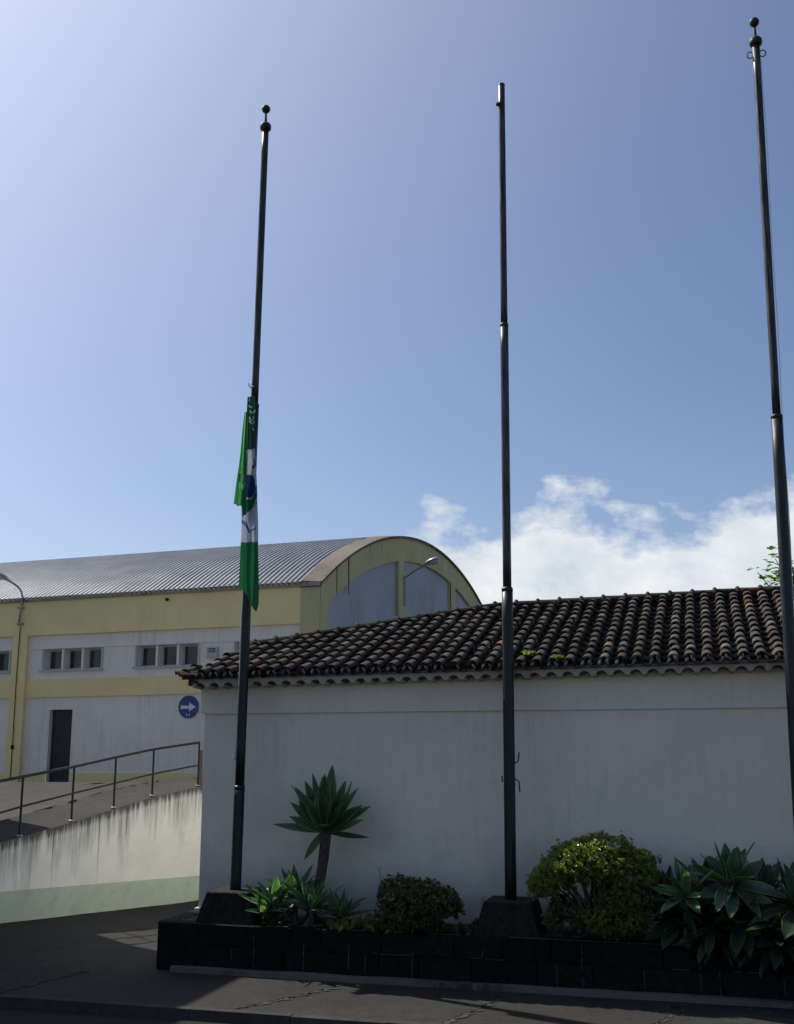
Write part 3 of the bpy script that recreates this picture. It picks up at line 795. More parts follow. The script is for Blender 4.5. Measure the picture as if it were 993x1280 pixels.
# lamps
sl1=thing('street_lamp','grey swan-neck street lamp fixed to the yellow pilaster at the left','street lamp',gp(-1.5,4.5,.03),math.atan2(GE.y,GE.x))
o=MB(); o.smooth=True
pts=[gp(-1.51,4.54,.08),gp(-1.49,5.0,.08),gp(-1.45,5.42,.08),gp(-1.46,5.56,.13),gp(-1.50,5.69,.25),gp(-1.56,5.78,.40),gp(-1.61,5.83,.52)]
o.tube(pts,[.032]*4+[.030]*3,8); o.build('arm',M['steel'],sl1)
for t in (4.60,5.08):
    o=MB(); o.box(lambda s,t_,n:gp(s,t_,n),-1.60,-1.40,t-.02,t+.02,.0,.12); o.build('clamp',M['steel'],sl1)
def head(parent,p0,p1,wd,lens=True):
    d=(p1-p0); l=d.length; d.normalize(); sd=d.cross(Vector((0,0,1))).normalized(); up=sd.cross(d)
    o=MB(); o.smooth=True; pr=None
    for u,a,b in ((0,.25,.3),(.1,.45,.5),(.3,.6,.7),(.42,.95,1),(.7,1,1.05),(.92,.8,.8),(1,.3,.3)):
        ring=[o.vert(p0+d*u*l+sd*math.cos(t*PI/6)*wd*a+up*math.sin(t*PI/6)*wd*.62*b*(1 if math.sin(t*PI/6)>0 else .45)) for t in range(12)]
        if pr:
            for t in range(12): o.face((pr[t],pr[(t+1)%12],ring[(t+1)%12],ring[t]))
        else: o.face(ring)
        pr=ring
    o.face(pr); h=o.build('lamp_head',M['lampgrey'],parent)
    o=MB(); o.smooth=True; pr=None
    for k in range(5):
        e=k*PI/8; ring=[o.vert(p0+d*l*.69+d*math.cos(t*PI/6)*l*.28*math.cos(e)+sd*math.sin(t*PI/6)*wd*.85*math.cos(e)-up*(wd*.22+math.sin(e)*wd*.5)) for t in range(12)]
        if pr:
            for t in range(12): o.face((pr[t],pr[(t+1)%12],ring[(t+1)%12],ring[t]))
        pr=ring
    o.face(pr); o.build('lens',M['lens'],h)
head(sl1,gp(-1.59,5.81,.48),gp(-1.76,6.02,1.05),.15)
sl2=thing('gable_lamp','silver lamp on a thin arm sticking out from the pier of the arched gable','lamp',gq(7.1,8.3,0),math.atan2(GE.y,GE.x))
o=MB(); o.tube([gq(7.12,7.35,.05),gq(7.12,8.36,.05)],.03,6); o.build('wall_tube',M['steel'],sl2)
o=MB(); o.tube([gq(7.12,8.30,.05),gq(7.07,8.48,.35),gq(6.98,8.64,.72)],.026,6); o.build('arm',M['steel'],sl2)
head(sl2,gq(7.0,8.62,.66),gq(6.8,8.84,1.32),.17)

# ------------------------------------------------------------------ planter
pl=thing('planter','long low dark basalt block planter running along the foot of the white house','planter',hp(-4.42,0,0),HA)
PE=8.5; PH=.605
mb=MB(); random.seed(14)
def blk(s0,s1,w0,w1,z0_,z1_):
    g=random.uniform(.6,1.3); c=(.008*g,.0077*g,.0072*g); j=.009
    s0+=.002;s1-=.002;z0_+=.001;z1_-=.001
    o=[random.uniform(-j,j) for _ in range(4)]
    b=.008
    q=[mb.vert(p,c) for p in (hp(s0+b,w0-.012+o[0],z0_+b),hp(s1-b,w0-.012+o[1],z0_+b),hp(s1-b,w0-.012+o[2],z1_-b),hp(s0+b,w0-.012+o[3],z1_-b))]
    r=[mb.vert(p,c) for p in (hp(s0,w0+.02,z0_),hp(s1,w0+.02,z0_),hp(s1,w0+.02,z1_),hp(s0,w0+.02,z1_))]
    t=[mb.vert(p,c) for p in (hp(s0,w1,z1_),hp(s1,w1,z1_))]
    mb.face(q)
    for k in range(4): mb.face((r[k],r[(k+1)%4],q[(k+1)%4],q[k]))
    mb.face((r[3],r[2],t[1],t[0]))
s=-4.42
while s<PE:
    l=random.uniform(.55,.95); mb_top=l; blk(s,min(s+l,PE),0,.17,.335,PH+random.uniform(-.006,.006)); s+=l
s=-4.42
while s<PE:
    l=random.uniform(.5,.9); blk(s,min(s+l,PE),0,.17,.02,.335); s+=l
# left end
mb.poly([hp(-4.42,.01,-.02),hp(-4.42,1.02,-.02),hp(-4.42,1.02,PH),hp(-4.42,.01,PH)],0,(.012,.0115,.011))
mb.poly([hp(-4.42,.1,PH-.003),hp(-4.22,.1,PH-.003),hp(-4.22,1.02,PH-.003),hp(-4.42,1.02,PH-.003)],0,(.024,.022,.021))
mb.poly([hp(PE,.01,-.02),hp(PE,1.0,-.02),hp(PE,1.0,PH),hp(PE,.01,PH)],0,(.012,.0115,.011))
mb.poly([hp(-4.41,.015,-.02),hp(PE,.015,-.02),hp(PE,.015,PH-.02),hp(-4.41,.015,PH-.02)],0,(.012,.012,.012))
mb.build('block_wall',M['basalt'],pl)
mb=MB(); random.seed(18)
for s_,a,b in ((-3.33,.17,.30),(-3.02,.10,.50),(-2.33,.08,.42),(-1.72,.13,.56),(-1.50,.10,.32),(-.88,.08,.40),(.02,.36,.44),(.93,.05,.33),(1.24,.07,.60),(1.97,.10,.33),(2.62,.08,.4),(2.84,.08,.35),(3.55,.08,.40),(4.15,.07,.36),(5.1,.07,.5),(6.2,.1,.55)):
    z=a
    while z<b:
        h=random.uniform(.03,.08); x=s_+random.uniform(-.004,.004); 
        if random.random()<.8: mb.box(P3,x-.006,x+.007,-.0185,.0,z,min(b,z+h))
        z+=h
for a,b,z in ((-1.42,-.90,.345),(-1.3,-1.0,.34),(-.18,.0,.35),(.05,.3,.345),(2.3,2.5,.34),(2.9,3.3,.345),(4.2,4.5,.34)):
    x=a
    while x<b:
        l=random.uniform(.04,.1)
        if random.random()<.75: mb.box(P3,x,min(b,x+l),-.0185,0,z-.006,z+.006)
        x+=l
x=-3.0
while x<PE:
    l=random.uniform(.1,.4)
    if (x>.55 and x<3) or -2.0<x<-1.0 or random.random()<.3: mb.box(P3,x,x+l-.01,-.008,.03,PH+.001,PH+.009)
    x+=l
mb.build('joint_mortar',M['basaltmortar'],pl)
mb=MB(); random.seed(19); fpts=[]
s=-4.16
while s<PE:
    s1=s+.25; j=lambda s:.02*noise.noise(Vector((s*2,0,5)))
    zt=lambda s:.066+.012*noise.noise(Vector((s*1.5,3,0)))
    mb.poly([hp(s,-.125+j(s),-.02),hp(s1,-.125+j(s1),-.02),hp(s1,-.115+j(s1),zt(s1)-.01),hp(s,-.115+j(s),zt(s)-.01)])
    mb.poly([hp(s,-.115+j(s),zt(s)-.01),hp(s1,-.115+j(s1),zt(s1)-.01),hp(s1,-.09+j(s1),zt(s1)),hp(s,-.09+j(s),zt(s))])
    mb.poly([hp(s,-.09+j(s),zt(s)),hp(s1,-.09+j(s1),zt(s1)),hp(s1,.01,zt(s1)+.005),hp(s,.01,zt(s)+.005)])
    s=s1
mb.poly([hp(-4.16,-.125,-.02),hp(-4.16,-.09,.06),hp(-4.16,.0,.06),hp(-4.16,0,-.02)])
mb.build('footing',M['footing'],pl)
mb=MB(); mb.smooth=True
gr=[[mb.vert(hp(-4.24+.12*i,.16+.06*j_,PH-.015+.03*noise.noise(Vector((i*.4,j_*.5,0)))) ) for i in range(107)] for j_ in range(15)]
for j_ in range(14):
    for i in range(106): mb.face((gr[j_][i],gr[j_][i+1],gr[j_+1][i+1],gr[j_+1][i]))
mb.build('soil',M['soil'],pl)
mb=MB(); random.seed(50)
for i in range(900):
    s=random.choice((random.uniform(-2.4,-1.0),random.uniform(-3.2,6))); w_=random.uniform(.15,.6); p=hp(s,w_,PH+random.uniform(.0,.03)); a=random.uniform(0,6.3); l=random.uniform(.01,.05)
    d=Vector((math.cos(a)*l,math.sin(a)*l,random.uniform(-.2,.5)*l)); e=Vector((-d.y,d.x,.3*l))*.35; mb.poly([p-d,p+e,p+d,p-e])
tag(mb.build('leaf_litter',M['litter'],origin=hp(-1.7,.3,PH)),'brown dry leaf litter scattered on the planter soil','leaf litter',kind='stuff')

# ------------------------------------------------------------------ flagpoles
def flagpole(s,w,label,joints,top,finial,lean=(0,0),cleats=(),rings=False,halyard=None):
    t=thing('flagpole',label,'flagpole',hp(s,w,PH),HA,'flagpoles in the planter')
    ax=lambda z:hp(s+lean[0]*(z-1),w,z)
    o=MB(); b0,b1=.42,.30; zt=.985; random.seed(int(s*10)+50)
    bot=[hp(s+x*b0,w+y*.36,PH-.02) for x,y in((-1,-1),(1,-1),(1,1),(-1,1))]
    tp=[hp(s+x*b1+random.uniform(-.01,.01),w+y*.30,zt+random.uniform(-.006,.006)) for x,y in((-1,-1),(1,-1),(1,1),(-1,1))]
    g=(.016,.0145,.013)
    bi=[o.vert(p,g) for p in bot]; ti=[o.vert(p,g) for p in tp]
    t2=[o.vert(p+(ax(zt)-p)*.05+Vector((0,0,.014)),(.03,.028,.026)) for p in tp]
    for k in range(4): o.face((bi[k],bi[(k+1)%4],ti[(k+1)%4],ti[k])); o.face((ti[k],ti[(k+1)%4],t2[(k+1)%4],t2[k]))
    o.face(t2); o.build('base_block',M['basalt'],t)
    z=zt; 
    for (zj,r,mk) in joints+[(top[0],top[1],top[2])]:
        o=MB(); o.smooth=True; n=10; o.tube([ax(lerp(z,zj,k/n)) for k in range(n+1)],r,20,cap=True)
        o.build('pole_section',M[mk],t)
        if (zj,r,mk)!=(top[0],top[1],top[2]):
            o=MB(); o.smooth=True; o.tube([ax(zj-.05),ax(zj-.008),ax(zj+.012)],[r+.0015,r+.0025,r-.010],20); o.build('collar',M[mk],t)
        z=zj
    zt_=top[0]; r=top[1]
    if finial:
        o=MB(); o.smooth=True; c=ax(zt_)
        o.lathe(c,[(r+.002,-.07),(.080,-.055),(.088,-.03),(.088,.015),(.07,.045),(.025,.06)],24); o.build('truck',M['black'],t)
        o=MB(); o.smooth=True; o.lathe(c,[(.022,.07),(.016,.24),(.014,.26)],12); o.build('spindle',M['black'],t)
        o=MB(); o.smooth=True; o.lathe(c+Vector((0,0,.30)),[(.001,-.068)]+[(.068*math.cos(a),.068*math.sin(a)) for a in [R(q) for q in range(-75,80,15)]]+[(.001,.068)],20); o.build('finial_ball',M['black'],t)
    else:
        o=MB(); o.smooth=True; o.lathe(ax(zt_),[(r,-.02),(r+.003,0),(r-.01,.02),(.005,.028)],20); o.build('pole_cap',M['pole'],t)
        o=MB(); c=ax(zt_-.33); o.tube([c+HU*-.07-HW*.04,c+HU*-.02-HW*.05],.03,8); o.build('pulley',M['black'],t)
    if rings:
        for sx in (-1,1):
            o=MB(); o.smooth=True; c=ax(zt_-.2)+HU*(sx*(r+.03)); o.tube([c+HU*math.cos(a)*.042+Vector((0,0,math.sin(a)*.05)) for a in [k*PI/8 for k in range(17)]],.008,6,cap=False); o.build('halyard_ring',M['black'],t)
    for (zc,sx,kind) in cleats:
        o=MB(); o.smooth=True; c=ax(zc)+HU*(sx*(.075))
        if kind=='up': o.tube([c,c+HU*.045*sx+Vector((0,0,.03)),c+HU*.06*sx+Vector((0,0,.14))],.009,6)
        elif kind=='down': o.tube([c+Vector((0,0,.05)),c+HU*.05*sx+Vector((0,0,.02)),c+HU*.06*sx+Vector((0,0,-.12))],.009,6)
        else: o.tube([c+HU*.02*sx+Vector((0,0,.04)),c+HU*.02*sx+Vector((0,0,-.04))],.010,6)
        o.build('cleat',M['black'],t)
    if halyard:
        z0_,z1_,sx,off=halyard
        o=MB(); pts=[]
        for k in range(25):
            z=lerp(z0_,z1_,k/24); pts.append(ax(z)+HU*(sx*(lerp(.078,r+.012,k/24)+.006*math.sin(k)))-HW*off)
        o.tube(pts,.0055,5); o.build('halyard',M['rope'],t)
    return t,ax
p1,ax1=flagpole(-3.50,.45,'leftmost flagpole with ball finial and a limp green flag hanging on it',[(2.37,.075,'pole'),(7.9,.066,'pole')],(12.43,.053,'polesteel'),True,(.0135,0),halyard=(2.78,8.2,-1,.0))
p2,ax2=flagpole(.305,.45,'middle flagpole with a plain top and no finial, rising before the white wall',[(5.01,.075,'pole'),(8.78,.058,'polesteel')],(12.52,.049,'polesteel'),False,(.0083,0),cleats=((2.70,1,'up'),(2.45,1,'down'),(2.5,-1,'bit')))
p3,ax3=flagpole(3.86,.45,'rightmost flagpole with ball finial and small halyard rings under it',[(7.15,.075,'pole')],(12.59,.053,'polesteel'),True,(.0125,0),rings=True,halyard=(2.6,12.3,1,.03))
# wrapped halyard knot on the left pole
o=MB(); c=ax1(2.78)+HU*-.095
o.tube([c+Vector((0,0,.06)),c+HU*-.02,c+Vector((0,0,-.06)),c+HU*.015+Vector((0,0,-.02)),c+HU*-.035+Vector((0,0,.03))],.02,6); o.tube([c+HU*-.03+Vector((0,0,-.01)),c+HU*-.05+Vector((0,0,-.05))],.010,5); o.build('rope_knot',M['rope'],p1)
o=MB(); o.tube([ax1(8.15)+HU*-.06-HW*.02,ax1(8.20)+HU*-.10-HW*.03,ax1(8.24)+HU*-.085-HW*.03,ax1(8.20)+HU*-.05-HW*.06,ax1(8.15)+HU*.0-HW*.075],.010,5); o.build('rope_loop',M['rope'],p1)

# ------------------------------------------------------------------ flag (limp, folded over the pole)
fl=thing('flag','limp green flag with white centre and blue emblem hanging on the left pole','flag',ax1(7.9),HA)
def tab(t,x):
    if x<=t[0][0]: return t[0][1]
    for (a,b),(c,d) in zip(t,t[1:]):
        if a<=x<=c: return b+(d-b)*(x-a)/(c-a)
    return t[-1][1]
GRN=(.016,.15,.05); DGR=(.011,.075,.038); BGR=(.04,.40,.08); WHT=(.50,.53,.62); BLU=(.02,.05,.22); GRY=(.30,.42,.36)
# u = metres right of the pole axis, v = metres below the hoist point (z = 8.2)
VT=3.38
RT=((0,.055),(.45,.075),(.75,.075),(1.2,.115),(1.8,.165),(2.3,.21),(3.05,.235),(3.38,.235))
LT=((0,-.06),(.4,-.065),(1.9,-.055),(2.0,-.07),(2.2,-.06),(2.6,-.055),(3.1,-.065),(3.38,-.065))
def seg(u,v,a,b,w):
    ax_,ay=a;bx,by=b; dx,dy=bx-ax_,by-ay; t=max(0,min(1,((u-ax_)*dx+(v-ay)*dy)/(dx*dx+dy*dy+1e-9))); return math.hypot(u-ax_-t*dx,v-ay-t*dy)<w
def arc_(u,v,cx,cy,r,w,a0,a1):
    d=math.hypot(u-cx,v-cy); a=math.degrees(math.atan2(v-cy,u-cx)); return abs(d-r)<w and a0<=a<=a1
def cmain(u,v):
    if v<.98 or v>2.36:
        c=DGR if v<.98 else (GRN[0],GRN[1],GRN[2])
        # the letters E C O along a curve, seen folded
        if v<.95:
            if seg(u,v,(-.03,.10),(-.03,.24),.007): return GRY
            # E
            if arc_(u,v,.005,.30,.035,.010,60,330): return GRY
            # C
            if arc_(u,v,.03,.385,.040,.011,-10,190): return GRY
            # O tilted
            if abs(math.hypot((u-.02),(v-.50)*.8)-.032)<.010 and v>.48: return GRY
            if seg(u,v,(-.01,.555),(.04,.60),.010) or seg(u,v,(.04,.60),(.065,.57),.009): return GRY
            if seg(u,v,(.045,.655),(.07,.70),.009): return GRY
        return c
    # white centre
    if math.hypot((u-.0)/.105,(v-1.52)/.17)<1: 
        return BLU
    if math.hypot((u-.075)/.045,(v-1.22)/.055)<1 and v>1.20+.6*abs(u-.06): return GRN
    if seg(u,v,(.085,1.14),(.10,1.22),.018): return GRN
    if seg(u,v,(-.0,1.86),(.12,1.66),.045) or seg(u,v,(.13,1.55),(.13,1.70),.022): return GRN
    if v>1.72 and v<1.95 and u<-.055+(1.98-v)*.5 : return GRN
    for k in range(3):
        if seg(u,v,(-.09+.012*k,2.02+.02*k),(.0,2.07+.03*k),.006) or seg(u,v,(.0,2.07+.03*k),(.05,2.20+.012*k),.006): return BLU
    if seg(u,v,(.055,2.215),(.145,2.15),.008) or seg(u,v,(-.08,2.0),(.0,1.90),.007) or seg(u,v,(0,1.90),(.15,1.78),.007): return BLU
    return WHT
o=MB(); o.smooth=True
def mesh_panel(o,lf,rf_,v0,v1,nu,nv,depth,cf,bot=None):
    rows=[]
    for j in range(nv+1):
        row=[]
        for i in range(nu+1):
            f=i/nu; v=lerp(v0,v1(f) if callable(v1) else v1,j/nv); u=lerp(lf(v),rf_(v),f)
            w_=depth(f,v); p=ax1(8.15-v); p.z=8.15-v
            # axis at this height
            row.append(o.vert(p+HU*u-HW*w_,cf(u,v)))
        rows.append(row)
    for j in range(nv):
        for i in range(nu): o.face((rows[j][i],rows[j+1][i],rows[j+1][i+1],rows[j][i+1]))
def dmain(f,v):
    wave=.022*math.sin(f*6+v*.9+.8*math.sin(v*1.7))+.016*math.sin(f*11-1.6*v)+.05*noise.noise(Vector((f*2.2,v*.9,2)))+.02*noise.noise(Vector((f*6,v*2.2,7)))
    grow=sst(.1,1.2,v)
    return .132+wave*grow+.02*math.sin(v*3)*grow-.02*abs(f-.5)*grow
botm=lambda f: 3.02+.36*sst(0,1,f) if f<.88 else 3.38-(f-.88)*1.0
mesh_panel(o,lambda v:tab(LT,v),lambda v:tab(RT,v),.17,botm,60,640,dmain,cmain)
o.build('cloth',M['flag'],fl)
# outer flap: long triangle folded back to the left, sun glow and highlight stripe painted in brighter green
o=MB(); o.smooth=True
FLT=((.42,-.07),(.7,-.095),(1.1,-.13),(1.5,-.175),(1.82,-.205))
FRT=((.42,-.03),(.7,-.02),(1.1,.0),(1.5,.03),(1.82,.03),(2.1,.03))
def cflap(u,v):
    l=tab(FLT,min(v,1.82)); r=tab(FRT,v); f=(u-l)/(r-l+1e-6)
    if 1.50<v<1.575:
        uu=u+.085
        for k in range(2):
            x=uu-.055*k
            if 0<x<.010 or (0<x<.038 and (abs(v-1.507-.004*k)<.008 or abs(v-1.535)<.007 or abs(v-1.567)<.008)): return (.30,.42,.33)
    if 1.35<v<1.47 and u>-.12+0*(v) and u<-.05: return (.10,.24,.14)
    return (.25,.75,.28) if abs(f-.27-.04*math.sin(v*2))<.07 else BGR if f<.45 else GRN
def dflap(f,v): 
    g=sst(.4,1.4,v); return .19+.03*noise.noise(Vector((f*3,v*1.6,4)))+g*(.045*math.sin(f*9.0)+.05*(1-f)*-1+.02)
bf=lambda f: 1.80+.02*f if f<.5 else 1.82+ (.16 if f>.55 else .16*(f-.5)/.05)*1.0
mesh_panel(o,lambda v:tab(FLT,v),lambda v:tab(FRT,v),.42,bf,44,360,dflap,cflap)
# rear layer seen past the edge of the flap
mesh_panel(o,lambda v:tab(FLT,v)-.012*sst(1.3,1.8,v)*1,lambda v:tab(FRT,v),.5,1.79,10,80,lambda f,v:.03-.02*f,lambda u,v:DGR)
o.build('folded_flap',M['flag'],fl)

# ------------------------------------------------------------------ agaves
def blade(mb,base,d0,L_,wd,bend,c,edge,side=None,n=9,fold=.22,tipdroop=0):
    d=d0.normalized(); sd=d.cross(Vector((0,0,1)))
    if sd.length<.05: sd=Vector((1,0,0))
    sd.normalize()
    if side is not None:
        nn=(sd.cross(d).normalized()*.55+side).normalized(); s3=d.cross(nn); sd=s3.normalized() if s3.length>.1 else sd
    p=Vector(base); rows=[]; st=L_/n
    for k in range(n+1):
        t=k/n
        w=wd*(.55+.9*t if t<.45 else .955*math.cos((t-.45)/.55*PI/2)**.85) if t<1 else .0
        w=max(w,.0015)
        up=sd.cross(d).normalized()
        row=[]
        for q,x in enumerate((-1,-.86,-.4,0,.4,.86,1)):
            y=fold*wd*abs(x)**1.5*(1-.5*t)
            cc=edge if abs(x)>.9 else tuple(z*(1.12 if x<0 else .92) for z in c)
            g=1.0 if abs(x)>.9 else (.82 if x==0 else 1)
            row.append(mb.vert(p+sd*x*w+up*y,tuple(z*g for z in cc)))
        rows.append(row)
        bd=bend*(1 if t<.6 else 1-tipdroop)
        ang=bd*st/L_*1.0
        rot=Matrix.Rotation(ang,3,sd); d=(rot@d).normalized()
        p=p+d*st
    for k in range(n):
        for q in range(6): mb.face((rows[k][q],rows[k][q+1],rows[k+1][q+1],rows[k+1][q]))
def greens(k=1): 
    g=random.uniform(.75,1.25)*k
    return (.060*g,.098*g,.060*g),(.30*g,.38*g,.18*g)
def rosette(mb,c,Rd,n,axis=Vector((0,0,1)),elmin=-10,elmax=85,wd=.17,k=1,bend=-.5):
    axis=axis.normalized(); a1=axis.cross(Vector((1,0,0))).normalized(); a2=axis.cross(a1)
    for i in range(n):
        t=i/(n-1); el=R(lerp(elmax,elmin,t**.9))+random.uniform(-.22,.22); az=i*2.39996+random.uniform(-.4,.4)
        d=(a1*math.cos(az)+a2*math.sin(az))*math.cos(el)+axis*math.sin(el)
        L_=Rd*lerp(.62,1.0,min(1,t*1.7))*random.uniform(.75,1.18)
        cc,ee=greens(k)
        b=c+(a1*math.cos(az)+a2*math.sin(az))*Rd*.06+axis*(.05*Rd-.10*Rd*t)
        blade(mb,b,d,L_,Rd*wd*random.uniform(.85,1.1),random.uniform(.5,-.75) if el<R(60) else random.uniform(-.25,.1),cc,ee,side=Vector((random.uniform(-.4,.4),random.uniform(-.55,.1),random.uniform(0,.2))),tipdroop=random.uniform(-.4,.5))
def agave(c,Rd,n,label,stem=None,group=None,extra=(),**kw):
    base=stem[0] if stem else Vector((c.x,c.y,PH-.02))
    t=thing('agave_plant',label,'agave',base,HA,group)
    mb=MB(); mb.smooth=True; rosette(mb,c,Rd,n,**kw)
    for (off,L_,wd,bend,col_,ed) in extra:
        blade(mb,c+Vector((0,0,-.02)),off,L_,wd,bend,col_,ed,side=-HW*.75,tipdroop=.2)
    mb.build('rosette',M['agave'],t)
    if stem:
        o=MB(); o.smooth=True; pts=[stem[0].lerp(c,k/10)+HU*(.05*math.sin(k/10*PI)) for k in range(11)]
        rr=[lerp(.062,.075,k/10)+(.003 if k%2 else 0) for k in range(11)]; o.tube(pts,rr,10); o.build('stem',M['agavestem'],t)
    else:
        hb=MB(); hb.smooth=True
        for i in range(int(n*.7)):
            az=random.uniform(0,2*PI); p=base.lerp(c,random.uniform(.35,.95)); el=random.uniform(-1.25,-.1)
            d=Vector((math.cos(az)*math.cos(el),math.sin(az)*math.cos(el),math.sin(el)+.25)); q=random.random()
            cc=(.10,.075,.04) if q<.22 else (.03,.052,.03); kk=random.uniform(.7,1.3)
            blade(hb,p,d,Rd*random.uniform(.45,.85),Rd*random.uniform(.06,.12),random.uniform(-.2,.9),tuple(z*kk for z in cc),tuple(z*kk*1.5 for z in cc),tipdroop=.4)
        hb.build('lower_leaves',M['agave'],t)
        o=MB(); o.tube([base,c],[.05,.045],8); o.build('stem',M['agavestem'],t)
    return t
random.seed(31)
g1=((.085,.130,.072),(.34,.42,.20))
A1=hp(-2.22,.5,1.80)
agave(A1,.80,8,'tall agave with a single large rosette held up on a bare leaning stem',stem=(hp(-2.47,.55,PH),),elmin=55,elmax=85,wd=.14,extra=[
 (HU*dx+HW*dw+Vector((0,0,dz)),L_,wd,bd,*g1) for dx,dw,dz,L_,wd,bd in (
 (-.12,.1,1,0.740,0.100,.0),(.16,-.05,1,0.722,0.104,.0),(-.40,-.15,.9,0.740,0.096,.1),(-.62,-.1,.80,0.740,0.084,.1),(-.90,0,.62,0.636,0.088,.10),(-1,-.15,.12,0.740,0.068,.0),(-1,-.1,.34,0.550,0.084,.1),
 (.36,0,.95,0.722,0.092,-.05),(.70,-.1,.85,0.757,0.096,.0),(.3,.4,.95,0.740,0.088,.05),(1,-.1,.56,0.740,0.096,-.08),(1,-.2,.70,0.654,0.104,-.1),(1,-.25,.26,0.636,0.080,.1),
 (0,-.5,.9,0.671,0.124,-.1),(.28,-.6,.75,0.636,0.124,-.1),(-.28,-.6,.75,0.636,0.120,-.15),(.05,-.9,.45,0.430,0.112,-.4),(.5,-.4,.62,0.602,0.112,-.1),(-.5,-.35,.66,0.568,0.104,-.1))]+[
 (HU*-.62+HW*-.2+Vector((0,0,-.65)),.48,.075,-.35,(.10,.115,.055),(.16,.16,.06)),(HU*1+HW*-.15+Vector((0,0,-.16)),.70,.045,.25,(.05,.08,.04),(.08,.1,.05))])
LW='clump of low agaves around the tall agave'
agave(hp(-2.84,.26,.84),.46,30,'low agave with pale sunlit leaf tips, right beside the left flagpole base',elmin=15,elmax=92,wd=.13,k=1.8,group=LW)  # sunlit look put into its brighter leaf colour
agave(hp(-2.32,.26,.82),.46,30,'low agave at the foot of the tall agave stem, leaves fanning upward',elmin=15,elmax=92,wd=.13,k=1.4,group=LW)
agave(hp(-1.92,.26,.74),.38,26,'smallest low agave, between the tall agave stem and the dark rounded shrub',elmin=10,elmax=88,wd=.13,k=1.3,group=LW)
agave(hp(-2.96,.22,.74),.30,18,'small agave offshoot leaning over the planter edge by the left pole base',elmin=20,elmax=85,wd=.14,k=1.9,group=LW)
agave(hp(-2.62,.40,.95),.44,24,'low agave between the left pole base and the leaning stem, behind the others',elmin=25,elmax=92,wd=.13,k=1.5,group=LW)
RG='large agaves crowding the right end of the planter'
agave(hp(3.02,.18,1.30),.62,34,'highest of the large agaves at right, broad leaves spreading against the wall',elmin=-30,elmax=82,wd=.155,group=RG,k=1.1)
agave(hp(2.50,.0,1.17),.48,30,'upright agave with bright narrow leaves beside the rounded yellow-green shrub',elmin=-30,elmax=88,wd=.13,k=1.35,group=RG)
agave(hp(3.78,.05,1.05),.74,34,'wide dark agave at the right edge of the picture, leaves hanging over the planter',elmin=-45,elmax=72,wd=.15,k=.7,group=RG)
agave(hp(3.1,.02,.92),.58,34,'low shaded agave whose leaves droop down the planter front',elmin=-55,elmax=50,wd=.15,k=.42,group=RG)  # shade put into its darker leaf colour
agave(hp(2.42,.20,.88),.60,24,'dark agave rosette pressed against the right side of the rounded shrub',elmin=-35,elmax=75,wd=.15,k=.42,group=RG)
agave(hp(2.22,.6,1.15),.45,16,'small shaded agave behind the right side of the rounded shrub',elmin=-10,elmax=80,wd=.14,k=.7,group=RG)  # leaf colour darkened here too, as painted shade
agave(hp(2.75,.42,1.22),.50,28,'half hidden agave against the wall, behind the upright bright-leafed agave',elmin=-20,elmax=85,wd=.14,k=.8,group=RG)
agave(hp(3.40,.36,1.18),.55,30,'agave between the highest one and the right edge, close to the wall',elmin=-25,elmax=85,wd=.14,k=.95,group=RG)
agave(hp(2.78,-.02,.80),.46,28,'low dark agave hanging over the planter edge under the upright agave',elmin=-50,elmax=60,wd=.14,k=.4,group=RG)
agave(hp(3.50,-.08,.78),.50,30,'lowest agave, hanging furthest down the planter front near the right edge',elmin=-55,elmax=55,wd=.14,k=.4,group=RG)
agave(hp(4.8,.3,1.2),.75,20,'agave just beyond the right edge of the picture beside the widest one',elmin=-30,elmax=75,wd=.2,group=RG)

# ------------------------------------------------------------------ shrubs
def leafy(mb,p,out,n,size,cfun):
    out=out.normalized(); a1=out.cross(Vector((.3,.2,1))).normalized(); a2=out.cross(a1)
    for i in range(n):
        az=i*2.4+random.uniform(0,1); el=random.uniform(.1,1.1)
        d=(a1*math.cos(az)+a2*math.sin(az))*math.cos(el)+out*math.sin(el)
        l=size*random.uniform(.7,1.25); sd=d.cross(out)
        if sd.length<.01: continue
        sd=sd.normalized()*l*.30; b=p+d*l*.15; nn=sd.cross(d).normalized()*l*.08; c=cfun()
        i0=mb.vert(b,c); i1=mb.vert(b+d*l*.45+sd+nn,c); i2=mb.vert(b+d*l*.95,c); i3=mb.vert(b+d*l*.45-sd+nn,c); i4=mb.vert(b+d*l*.5-nn*.5,c)
        mb.face((i0,i4,i1)); mb.face((i4,i2,i1)); mb.face((i0,i3,i4)); mb.face((i4,i3,i2))
